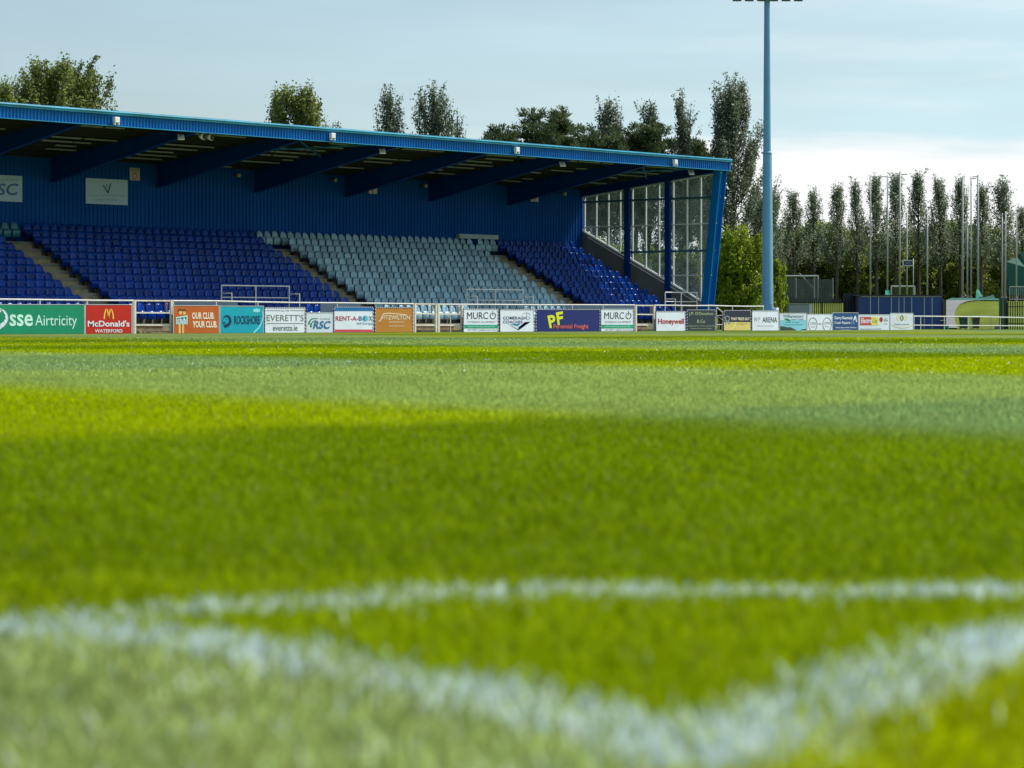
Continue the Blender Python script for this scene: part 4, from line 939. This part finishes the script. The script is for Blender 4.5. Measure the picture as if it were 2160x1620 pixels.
a, b_ = frontal(1664, 1706, 140); cab = thing('grey_cabinet', 'grey metal cabinet standing behind the boards by the fence', 'cabinet', tuple(a)); zc = onD(0, 642, 140)[2]
m = MB(); fbox(m, a, b_, 0, zc, 1.2); m.build('body', mat('cabinet_grey', (.20, .24, .27), .5, noise=.1), cab, bevel=.02)
m = MB(); fbox(m, *frontal(1706.5, 1714, 140), 0, zc + .01, 1.2); m.build('side_door', mat('cabinet_light', (.42, .45, .46), .4, metal=.3, noise=.2), cab)
m = MB(); fbox(m, *frontal(1663, 1714.5, 139.95), zc + .012, zc + .04, 1.3); m.build('lid', grey_m, cab)
# wheelie bins, tub, table
def bin_(px0, px1, top, d, m_, lab):
    a, b_ = frontal(px0, px1, d); zt = onD(0, top, d)[2]; t_ = thing('wheelie_bin', lab, 'bin', tuple(a), 'wheelie bins behind the rail'); u = (b_ - a); c = a + u * .5
    m = MB(); vs = []
    for z, k in ((.06, .78), (zt * .86, 1.)):
        for i, j in ((-.5, 0), (.5, 0), (.5, 1), (-.5, 1)): vs.append(c + u * i * k + FW * (.55 * j * k) + Vector((0, 0, z)))
    m.add(vs, [(0,3,2,1),(4,5,6,7),(0,1,5,4),(1,2,6,5),(2,3,7,6),(3,0,4,7)]); m.build('body', m_, t_)
    m = MB(); fbox(m, a - u * .05, b_ + u * .05, zt * .86, zt * .93, .6, -.03); fbox(m, a + u * .1, b_ - u * .1, zt * .93, zt, .45, .03); m.build('lid', m_, t_)
    for k in (.15, .85): p = a + u * k + FW * .5; m = MB(); m.tube(p - u * .04 + Vector((0, 0, .09)), p + u * .04 + Vector((0, 0, .09)), .09, n=12); m.build('wheel', black_m, t_)
bin_(2026, 2043, 667, 149.2, mat('bin_green', (.012, .06, .035), .5), 'dark green wheelie bin on the path behind the rail')
bin_(2053, 2067, 668, 149.2, mat('bin_grey', (.05, .055, .06), .5), 'dark grey wheelie bin beside the white table')
a, b_ = frontal(2050, 2094, 148.6); tb = thing('folding_table', 'white-topped table on thin legs behind the rail', 'table', tuple(a)); zt = onD(0, 665, 148.6)[2]
m = MB(); fbox(m, a, b_, zt - .03, zt, .6); m.build('table_top', white_m, tb)
for p in (a, b_):
    for o_ in (.03, .55): m = MB(); q = p + (b_ - a) * (.04 if p is a else -.04) + FW * o_; m.tube((q.x, q.y, 0), (q.x, q.y, zt - .03), .014); m.build('leg', grey_m, tb)
a, b_ = frontal(1994, 2002.5, 148.6); tu = thing('teal_tub', 'small teal tub on the ground behind the rail', 'tub', tuple(a)); c = (a + b_) / 2
m = MB(); m.tube((c.x, c.y, 0), (c.x, c.y, .24), .09, .12, 14); m.build('tub', mat('teal_plastic', (.01, .25, .28), .4), tu, True); m = MB(); m.tube((c.x, c.y, .24), (c.x, c.y, .26), .13, .13, 14); m.build('rim', mat('teal_plastic', (.01, .25, .28), .4), tu)
a, b_ = frontal(2100, 2110, 149); gx = thing('grey_crate', 'grey crate on the ground left of the green gate posts', 'crate', tuple(a)); m = MB(); fbox(m, a, b_, 0, .2, .3); m.build('body', mat('crate_grey', (.12, .12, .14), .6), gx); m = MB(); fbox(m, a - Vector((.01, .01, 0)), b_ + Vector((.01, .01, 0)), .2, .22, .33, -.01); m.build('lid', mat('crate_lid', (.2, .2, .22), .6), gx)
a, b_ = frontal(1984, 2001, 148.8); sg = thing('small_stand', 'small white topped stand behind the rail near the container', 'stand', tuple(a)); c = (a + b_) / 2
m = MB(); fbox(m, a, b_, .50, .53, .25); m.build('top', white_m, sg); m = MB(); m.tube((c.x, c.y, 0), (c.x, c.y, .5), .02); m.build('leg', grey_m, sg)
# crowd barrier on the bank
a, b_ = frontal(2130, 2190, 166); zb0 = 1.72; zt = onD(0, 605, 166)[2]; br_ = thing('crowd_barrier', 'grey steel crowd barrier on top of the bank at far right', 'barrier', (a.x, a.y, zb0))
m = MB(); m.tube((a.x, a.y, zt), (b_.x, b_.y, zt), .03); m.tube((a.x, a.y, zb0 + .12), (b_.x, b_.y, zb0 + .12), .03); m.tube((a.x, a.y, zb0 + .0), (a.x, a.y, zt), .03); m.tube((b_.x, b_.y, zb0), (b_.x, b_.y, zt), .03); m.build('frame', grey_m, br_)
m = MB(); [m.tube((*(a + (b_ - a) * (i / 13)).xy, zb0 + .12), (*(a + (b_ - a) * (i / 13)).xy, zt), .015) for i in range(1, 13)]; m.build('bars', grey_m, br_)
# net heap and green netting
nett = net_mat('green_net', (.005, .085, .065), .85)
def net_pole(px, top, base, dd, lab, r0=.06, bar=None):
    x, y, zt = onD(px, top, dd); z0 = 1.6; t_ = thing('net_pole', lab, 'pole', (x, y, z0), 'tall grey net poles in front of the poplars')
    m = MB(); m.tube((x, y, z0), (x, y, zt), r0, r0 * .8, 8); m.build('pole_shaft', mat('pole_grey', (.33, .35, .35), .5, metal=0), t_, True)
    m = MB(); m.tube((x, y, z0), (x, y, z0 + .5), r0 * 1.5, r0 * 1.5, 8); m.build('base_sleeve', grey_m, t_)
    if bar:
        q = cam2w((px + bar - 1080) / F * dd, dd); m = MB(); m.tube((x, y, zt - .12), (q[0], q[1], zt - .12), .03); m.build('top_arm', grey_m, t_)
pl_ = [(1836, 369, 34, 'leftmost tall net pole above the container'), (1872, 370, 24, 'second tall net pole from left, with arm to the next'), (1898, 364, 16, 'tallest net pole above the container, with short arm'), (1913, 447, 0, 'shorter net pole behind the small blue sign'), (1956, 445, 0, 'short net pole alone right of the sign'),
       (2030.5, 373, -10, 'tall net pole left of the close pair above the bank'), (2040.5, 450, 0, 'short net pole between the two tall ones above the bank'), (2048.5, 373, 10, 'tall net pole right one of the close pair'), (2063, 369, -12, 'tall net pole above the net heap'),
       (2114, 450, -14, 'left pole of the pair above the green gate posts'), (2121, 446, 0, 'right pole of the pair above the green gate posts'), (2144, 447, -14, 'net pole in front of the green screen')]
for px, top, bar, lab in pl_: net_pole(px, top, 620, 169, lab, .07 if px in (1898, 2030.5, 2063) else .055, bar)
net_pole(1926.5, 545, 620, 168.5, 'thin low post right of the blue sign', .035)
a, b_ = frontal(1904, 1926, 168.3); z0, z1 = onD(0, 561, 168.3)[2], onD(0, 548.5, 168.3)[2]; sgn = thing('direction_sign', 'small dark blue sign with pale border and arrow', 'sign', (a.x, a.y, z0)); m = MB(); fbox(m, a, b_, z0, z1, .04); m.build('border', mat('pale_frame', (.5, .55, .6), .5), sgn); m = MB(); fbox(m, *frontal(1906.5, 1925, 168.3), z0 + .06, z1 - .06, .01, -.012); m.build('face', mat('sign_navy', (.006, .012, .06), .4), sgn)
m = MB(); fbox(m, *frontal(1910, 1921.5, 168.3), (z0 + z1) / 2 - .035, (z0 + z1) / 2 + .035, .004, -.018); m.build('lettering', mat('sign_dim', (.14, .16, .28), .5), sgn)
def netsheet(name, pts, dd, lab, m_, cat='net'):
    P3 = [Vector((*cam2w((px - 1080) / F * (dd + k), dd + k), onD(0, py, dd + k)[2])) for px, py, k in pts]; m = MB(); c = sum(P3, Vector()) / len(P3)
    m.add(P3 + [c + FW * .06], [(i, (i + 1) % len(P3), len(P3)) for i in range(len(P3))]); m.add([p + FW * .02 for p in P3] + [c + FW * .09], [((i + 1) % len(P3), i, len(P3)) for i in range(len(P3))]); tag(m.build(name, m_), lab, cat)
netsheet('green_screen', [(2123, 552, 0), (2135, 546, .5), (2150, 543, 1), (2152, 532, 1), (2230, 530, 1), (2230, 622, 0), (2126, 622, 0)], 170.5, 'dark green netting screen at the right edge', nett)
netsheet('net_heap', [(2058, 631, 0), (2059, 615, .3), (2063, 605, 1), (2068, 618, .6), (2077, 631, 0)], 168.2, 'bright green net gathered at the foot of a pole', net_mat('bright_net', (.01, .20, .14), .9))
netsheet('fallen_net', [(1995, 633, -.8), (2008, 628, 0), (2030, 628.5, .3), (2058, 630, .3), (2082, 629, .3), (2096, 622, .3), (2100, 631, 0), (2112, 629.5, 0), (2112, 633, -.8)], 167.2, 'fallen green net lying along the top of the bank', net_mat('low_net', (.01, .11, .08), .9))
netsheet('net_bundle', [(1867, 622, 0), (1868, 612, .3), (1873, 609, .5), (1876, 614, .3), (1877, 622, 0)], 168., 'small green net bundle behind the container roof', net_mat('bundle_net', (.01, .24, .17), .92))
# practice goals
def goal(p0, p1, top, base, dd, lab, diag):
    a, b_ = frontal(p0, p1, dd); zt = onD(0, top, dd)[2]; z0 = 1.65; t_ = thing('practice_goal', lab, 'goal', (a.x, a.y, z0)); m = MB(); m.tube((a.x, a.y, z0), (a.x, a.y, zt), .05); m.tube((b_.x, b_.y, z0), (b_.x, b_.y, zt), .05); m.tube((a.x, a.y, zt), (b_.x, b_.y, zt), .05); m.build('frame', mat('goal_grey', (.4, .43, .43), .4), t_)
    if diag:
        m = MB(); q0 = cam2w((diag[0] - 1080) / F * (dd + 1), dd + 1); q1 = cam2w((diag[2] - 1080) / F * (dd + 1), dd + 1); m.tube((*q0, onD(0, diag[1], dd + 1)[2]), (*q1, onD(0, diag[3], dd + 1)[2]), .035); m.build('stay', grey_m, t_)
    m = MB(); k = FW * 1.3
    m.add([(a.x, a.y, zt), (b_.x, b_.y, zt), (*(b_ + k).xy, z0), (*(a + k).xy, z0)], [(0, 1, 2, 3)]); m.build('net', net_mat('grey_net' + str(p0), (.12, .14, .13), .38), t_)
goal(1657, 1725.5, 582, 618, 186, 'grey practice goal behind the left palisade fence', (1686, 576, 1716, 608))
goal(1880, 1929, 604, 620, 176, 'small pale goal behind the container roof', None)
a, b_ = frontal(1641, 1757, 184.5); cf = thing('mesh_fence', 'low grey mesh fence around the practice goal', 'fence', (a.x, a.y, 1.65)); zt = onD(0, 589, 184.5)[2]
m = MB(); fbox(m, a, b_, 1.65, zt, .01); m.build('mesh', net_mat('mesh_grey', (.08, .10, .11), .45), cf)
for k in (0, .33, .66, 1): p = a + (b_ - a) * k; m = MB(); m.tube((p.x, p.y, 1.65), (p.x, p.y, zt + .1), .035); m.build('post', grey_m, cf)

# ------------------------------------------------------------------ trees
bark = mat('bark', (.060, .052, .042), .9, noise=.3, scale=3)
pop_l = leaf_mat('poplar_leaf', (.060, .095, .070), (.210, .255, .170), .5, (.60, .65, .62))
pop_g = leaf_mat('green_poplar_leaf', (.080, .125, .025), (.250, .300, .060), .5, (.42, .46, .34))
pine_l = leaf_mat('pine_needles', (.035, .062, .040), (.130, .175, .065), .35)
bush_l = leaf_mat('bright_bush_leaf', (.12, .20, .012), (.38, .46, .03), .55)
hedge_l = leaf_mat('hedge_leaf', (.055, .085, .022), (.240, .300, .045), .5)
def leafquads(P, size, rs, dirs=None, aspect=1.5):
    n = len(P); a = rs.normal(size=(n, 3)); a /= np.linalg.norm(a, axis=1)[:, None]
    if dirs is not None: a = dirs + a * .45; a /= np.linalg.norm(a, axis=1)[:, None]
    b_ = rs.normal(size=(n, 3)); b_ -= (b_ * a).sum(1)[:, None] * a; b_ /= np.linalg.norm(b_, axis=1)[:, None]
    s_ = (size * rs.uniform(.6, 1.4, n))[:, None]; l = a * s_ * aspect; w = b_ * s_
    v = np.stack([P - l * .5, P + w * .5, P + l * .5, P - w * .5], 1).reshape(-1, 3); f = np.arange(n * 4).reshape(-1, 4); return v, f
def limb(m, pts, r0, r1, n=6):
    k = len(pts) - 1
    for i in range(k): m.tube(pts[i], pts[i + 1], r0 + (r1 - r0) * i / k, r0 + (r1 - r0) * (i + 1) / k, n, cap=False)
def poplar_data(seed, Ht, Wd, nb, per, leaf, zlow=.12, flame=1.0):
    rs = np.random.RandomState(seed); m = MB(); P = []
    lean = rs.normal(0, .012, 2) * Ht
    tr = [Vector((lean[0] * t * t, lean[1] * t * t, Ht * .97 * t)) for t in np.linspace(0, 1, 9)]
    limb(m, tr, max(.10, Ht * .014), .02, 7)
    def trunk(t): k = min(7, int(t * 8)); return tr[k].lerp(tr[k + 1], t * 8 - k)
    for i in range(nb):
        t0 = zlow + (.86 - zlow) * (i + rs.rand()) / nb; az = rs.uniform(0, 2 * np.pi); base = trunk(t0)
        prof = min(1, (t0 - zlow + .16) / .26) * (1.04 - t0) ** (.95 * flame) * 1.4
        out = Wd / 2 * prof * rs.uniform(.45, 1.12); ln = min(Ht * rs.uniform(.14, .27), (1.0 - t0) * Ht)
        pts = []
        for s_ in np.linspace(0, 1, 6):
            r_ = out * (1 - math.exp(-2.6 * s_)) / .926; pts.append(base + Vector((math.cos(az) * r_, math.sin(az) * r_, ln * s_ ** 1.15)) + Vector(rs.normal(0, .05, 3)))
        limb(m, pts, .035, .008, 4); n = int(per * rs.uniform(.6, 1.3))
        ts = rs.beta(1.7, 1.1, n); k = np.clip((ts * 5).astype(int), 0, 4); A = np.array([list(p) for p in pts]); Q = A[k] + (A[k + 1] - A[k]) * (ts * 5 - k)[:, None]
        # leaf tufts: gather leaves round a few centres so that sky shows between them
        nt_ = max(3, n // 11); cen = Q[rs.randint(0, n, nt_)] + rs.normal(0, .10, (nt_, 3)); j = rs.randint(0, nt_, n)
        Q = Q * .30 + cen[j] * .70 + rs.normal(0, 1, (n, 3)) * np.array([.10, .10, .20]); P.append(Q)
    for i in range(8):          # leader tips
        b0 = trunk(rs.uniform(.72, .93)); tp = b0 + Vector((rs.normal(0, Wd * .12), rs.normal(0, Wd * .12), Ht * rs.uniform(.07, .16))); tp.z = min(tp.z, Ht * 1.02)
        limb(m, [b0, tp], .02, .006, 4); n = per // 2; u = rs.rand(n)[:, None]; P.append(np.array(list(b0)) * (1 - u) + np.array(list(tp)) * u + rs.normal(0, .075, (n, 3)))
    P = np.concatenate(P); P[:, 2] = np.minimum(P[:, 2], Ht * 1.01)
    v, f = leafquads(P, leaf, rs); return m, v, f
def pine_data(seed, Ht, Wd, z0, dens=1.):
    rs = np.random.RandomState(seed); m = MB(); P = []; Dn = []
    tr = [Vector((.25 * math.sin(t * 3 + seed), .2 * math.sin(t * 4), Ht * .93 * t)) for t in np.linspace(0, 1, 8)]; limb(m, tr, .22, .05, 7)
    nb = int(34 * dens)
    for i in range(nb):
        t0 = z0 + (.97 - z0) * (i + rs.rand()) / nb; k = min(6, int(t0 * 7)); base = tr[k].lerp(tr[k + 1], t0 * 7 - k); az = rs.uniform(0, 2 * np.pi)
        out = Wd * .62 * rs.uniform(.5, 1.) * (1 - .40 * max(0, (t0 - .7) / .3)) * (.55 + .45 * min(1, (t0 - z0) / .2)); up = rs.uniform(.25, .65)
        tip = base + Vector((math.cos(az) * out, math.sin(az) * out, out * up)); mid = base.lerp(tip, .5) + Vector((0, 0, -out * .08)); limb(m, [base, mid, tip], .06, .02, 5)
        for c in range(int(8 * dens) + 2):
            s_ = rs.uniform(.35, 1.05); c0 = base.lerp(tip, s_) + Vector(rs.normal(0, .28, 3)); n = 60; dv = rs.normal(size=(n, 3)); dv[:, 2] = abs(dv[:, 2]) + .3; dv /= np.linalg.norm(dv, axis=1)[:, None]
            P.append(np.array(list(c0)) + dv * rs.uniform(.08, .38, (n, 1))); Dn.append(dv)
    P = np.concatenate(P); Dn = np.concatenate(Dn); keep = P[:, 2] < Ht; v, f = leafquads(P[keep], .062, rs, Dn[keep], 3.6); return m, v, f
def bush_data(seed, Wd, Ht, n, leaf, lumps=14):
    rs = np.random.RandomState(seed); m = MB(); P = []
    for i in range(7):
        az = rs.uniform(0, 6.28); tip = Vector((math.cos(az) * Wd * .28, math.sin(az) * Wd * .28, Ht * rs.uniform(.6, .85))); limb(m, [Vector((0, 0, 0)), tip * .5 + Vector((0, 0, .2)), tip], .06, .015, 5)
    for i in range(lumps):
        az = rs.uniform(0, 6.28); r_ = Wd / 2 * rs.uniform(.1, .72); z = Ht * rs.uniform(.18, .84); r_ *= (1.1 - .55 * z / Ht)
        c = np.array((math.cos(az) * r_, math.sin(az) * r_, z)); k = n // lumps; c = c + rs.normal(0, Wd * .05, 3); R0 = Wd * rs.uniform(.07, .21); dv = rs.normal(size=(k, 3)); dv /= np.linalg.norm(dv, axis=1)[:, None]
        P.append(c + dv * R0 * rs.uniform(.55, 1.1, (k, 1)) * np.array([1, 1, 1.15]))
    for i in range(70):          # long shoots standing out of the mass
        az = rs.uniform(0, 6.28); z = Ht * rs.uniform(.25, .85); r_ = Wd * .42 * (1.1 - .6 * z / Ht); b0 = np.array((math.cos(az) * r_, math.sin(az) * r_, z)); dv = np.array((math.cos(az) * .45, math.sin(az) * .45, 1.)) * Ht * rs.uniform(.05, .16)
        u = rs.rand(n // 260 + 6)[:, None]; P.append(b0 + dv * u + rs.normal(0, Wd * .018, (len(u), 3)))
    P = np.concatenate(P); P = P[(P[:, 2] > .05) & (P[:, 2] < Ht * 1.03)]; v, f = leafquads(P, leaf, rs, None, 1.4); return m, v, f
cache = {}
def place(name, key, data, px, dd, z0, label, cat, leafm, group, rot=0, sc=(1, 1, 1)):
    """data() -> (branch MB, leaf verts, leaf faces); meshes are shared between copies with the same key"""
    if key not in cache:
        m, v, f = data(); me1 = bpy.data.meshes.new('trunk'); me1.from_pydata(m.v, [], m.f); me1.materials.append(bark); me1.polygons.foreach_set('use_smooth', [True] * len(me1.polygons)); me1.update()
        o = nmesh('crown', v, f, leafm); me2 = o.data; bpy.data.objects.remove(o); cache[key] = (me1, me2)
    x, y = cam2w((px - 1080) / F * dd, dd); t_ = thing(name, label, cat, (x, y, z0), group); t_.rotation_euler = (0, 0, rot); t_.scale = sc
    for me, nm in zip(cache[key], ('trunk' if cat == 'tree' else 'stems', 'crown' if cat == 'tree' else 'foliage')):
        c = bpy.data.objects.new(nm, me); COL.objects.link(c); c.parent = t_
    return t_
def hgt(top, dd, z0=0): return H + (HY - top) / F * dd - z0
# behind the stand
G1 = 'trees behind the grandstand'
def bp_(px, top, wpx, dd, lab, seed, nb=60, per=110, leaf=.17, m_=pop_l, zl=.12, fl_=1., z0=0):
    ht = hgt(top, dd, z0); wd = wpx / F * dd; place('poplar_tree', ('bp', px), lambda: poplar_data(seed, ht, wd * (1.75 if px < 1000 else 1.5 if px < 1500 else 1.2), int(nb * (1.25 if px < 1000 else 1.)), int(per * 1.5), leaf * .48, zl, fl_ * (.62 if px < 1000 else 1.15)), px, dd, z0, lab, 'tree', m_, G1)
bp_(22, 163, 110, 118, 'low broad green tree top at the far left above the roof', 1, 100, 200, .18, pop_g)
bp_(100, 115, 95, 120, 'tall green tree above the roof, left one of the big pair', 2, 110, 230, .18, pop_g, .1, .8)
bp_(160, 124, 100, 122, 'tall green tree above the roof, right one of the big pair', 12, 110, 230, .18, pop_g, .1, .8)
bp_(210, 196, 26, 124, 'thin sprig of a tree just right of the big green pair', 13, 24, 40, .15, pop_l)
bp_(620, 172, 88, 130, 'bushy upright tree above the roof left of centre', 3, 110, 210, .18, pop_g, .1, .85)
bp_(697, 244, 30, 131, 'small tree tip showing just over the roof', 14, 26, 50, .15, pop_l)
bp_(823, 184, 44, 134, 'slim pointed poplar above the middle of the roof', 4, 62, 105, .16)
bp_(912, 174, 66, 134, 'broader poplar with loose right side above the middle of the roof', 5, 84, 120, .16)
bp_(968, 232, 26, 136, 'small loose poplar shoot right of the broader poplar', 15, 20, 45, .15)
def pn_(px, top, wpx, dd, lab, seed, z0f=.45, dens=1.):
    ht = hgt(top, dd); wd = wpx / F * dd; place('pine_tree', ('pn', px), lambda: pine_data(seed, ht, wd, z0f, dens), px, dd, 0, lab, 'tree', pine_l, G1)
pn_(1045, 246, 95, 142, 'low dark pine above the roof, left of the wide pine', 21, .5, .9)
pn_(1150, 228, 165, 144, 'wide dark spreading pine above the roof', 22, .5, 1.45)
pn_(1262, 262, 120, 150, 'dark pine behind the left bay of the end glazing', 23, .52, 1.4)
bp_(1285, 198, 95, 152, 'poplar with dark base standing behind the wide pines', 6, 70, 130, .17, pop_l, .2)
pn_(1345, 246, 110, 151, 'dark pine between two poplars behind the end glazing', 24, .5, 1.5)
bp_(1366, 205, 80, 153, 'thin topped poplar rising out of a dark pine', 7, 60, 120, .17, pop_l, .22)
bp_(1445, 193, 72, 152, 'narrow poplar left of the tallest poplar', 8, 55, 105, .17, pop_l, .2)
pn_(1445, 284, 110, 155, 'low dark pine under the narrow poplar', 25, .5, 1.2)
pn_(1497, 335, 80, 157, 'small dark pine by the end of the roof', 26, .55, .6)
bp_(1546, 160, 150, 153, 'tallest poplar, beside the light mast', 9, 150, 190, .17, pop_l, .10, .8)
bp_(1600, 395, 60, 160, 'lower poplar partly hidden by the light mast', 10, 50, 90, .17)
# bushes seen through and beside the end wall
G2 = 'bushes behind the end wall'
for i, (px, top, wpx, dd, key, lab) in enumerate(((1225, 480, 95, 150, 'a', 'green bush seen through the left bay of glazing'), (1285, 500, 90, 146, 'b', 'green bush seen low through the left bay near the first column'), (1345, 520, 85, 147, 'a', 'green bush seen through the middle bay of glazing'), (1400, 505, 85, 150, 'b', 'green bush seen behind the second blue column'),
      (1450, 515, 80, 148, 'a', 'green bush seen through the right bay of glazing'), (1500, 480, 80, 152, 'b', 'green bush behind the leaning front strut'))):
    ht = hgt(top, dd); wd = wpx / F * dd; place('green_bush', ('gb', key), lambda s_=i: bush_data(40 + s_, 2.6, 4.6, 12000, .09, 26), px, dd, 0, lab, 'bush', hedge_l if key == 'a' else bush_l, G2, i * 1.3, (wd / 2.5, wd / 2.5, ht / 4.6))
place('bright_bush', 'bb1', lambda: bush_data(60, 3.7, 5.0, 17000, .10, 60), 1566, 145, 0, 'large bright yellow-green bush beside the light mast', 'bush', bush_l, G2, 0, (1., 1., hgt(472, 145) / 5.0))
place('bright_bush', 'bb2', lambda: bush_data(61, 2.0, 3.0, 11000, .09, 22), 1618, 147, 0, 'bright green bush behind the light mast foot', 'bush', bush_l, G2, 0, (1., 1., hgt(548, 147) / 3.))
place('bright_bush', 'bb2', None, 1642, 148, 0, 'small bright green bush just right of the light mast', 'bush', bush_l, G2, 2., (.62, .62, hgt(552, 148) / 3.))
place('bright_bush', 'bb2', None, 1520, 147, 0, 'bright green bush just right of the blue front strut', 'bush', bush_l, G2, 4., (.8, .8, hgt(520, 147) / 3.))
# the row of poplars on the right
G3 = 'row of poplars along the far side'
pop_row = leaf_mat('far_poplar_leaf', (.10, .14, .10), (.30, .36, .24), .5, (.6, .65, .62))
keys = {k: (lambda k=k: poplar_data(80 + k, 9.2, 2.7 + .09 * k, 56, 95, .076, .27, 1.3)) for k in range(7)}
rowp = [(1634, 402), (1674, 399), (1717, 394), (1765, 384), (1808, 376), (1849, 366), (1889, 364), (1938, 358), (1984, 371), (2026, 370), (2070, 383), (2115, 374), (2158, 432), (2205, 380)]
for i, (px, top) in enumerate(rowp):
    dd = 192 + (i * 37 % 5); ht = hgt(top, dd, 1.6); k = (i * 3) % 7; w = [.95, 1.1, 1, 1.05, .8, 1.15, 1.1, 1.15, 1.1, 1.05, 1.05, 1.25, 1, 1][i]
    place('columnar_poplar', ('row', k), keys[k], px, dd, 1.6, f'columnar poplar on the right, {ORD[i + 1]} from the light mast in its row', 'tree', pop_row, G3, i * 1.9, (w, w, ht / 9.2))
# the wood behind them reads as one mass
def wood():
    rs = np.random.RandomState(77); Ps = []
    for i in range(380):
        px = rs.uniform(1490, 2330); dd = rs.uniform(199, 214); top = 487 + 12 * math.sin(px * .021) + rs.uniform(0, 90) if rs.rand() < .55 else rs.uniform(520, 620)
        z = H + (HY - top) / F * dd - .5; x, y = cam2w((px - 1080) / F * dd, dd); n = 480; dv = rs.normal(size=(n, 3)); dv /= np.linalg.norm(dv, axis=1)[:, None]
        Ps.append(np.array((x, y, z)) + dv * rs.uniform(.45, 1.05, (n, 1)) * np.array([.85, .85, 1.0]) * rs.uniform(.7, 1.15))
    P = np.concatenate(Ps); P = P[P[:, 2] > 1.4]; v, f = leafquads(P, .17, rs, None, 1.5)
    o = nmesh('wood', v, f, leaf_mat('wood_leaf', (.06, .09, .02), (.30, .36, .06), .5)); tag(o, 'dark green mass of shrubs and trees behind the poplar row', 'wood', kind='stuff')
    m = MB()
wood()
def backwood():
    rs = np.random.RandomState(78); Ps = []
    for i in range(120):
        px = rs.uniform(1530, 2400); dd = 222; z = rs.uniform(1.6, 6.2); x, y = cam2w((px - 1080) / F * dd, dd); n = 300; Ps.append(np.array((x, y, z)) + rs.normal(0, 1, (n, 3)) * np.array([1.5, 1.5, .9]))
    P = np.concatenate(Ps); P = P[P[:, 2] > 1.3]; v, f = leafquads(P, .38, rs, None, 1.4); tag(nmesh('far_wood', v, f, hedge_l), 'solid dark wood far behind the poplar row', 'wood', kind='stuff')
backwood()
S.render.engine = 'CYCLES'
S.cycles.max_bounces = 8; S.cycles.transparent_max_bounces = 24
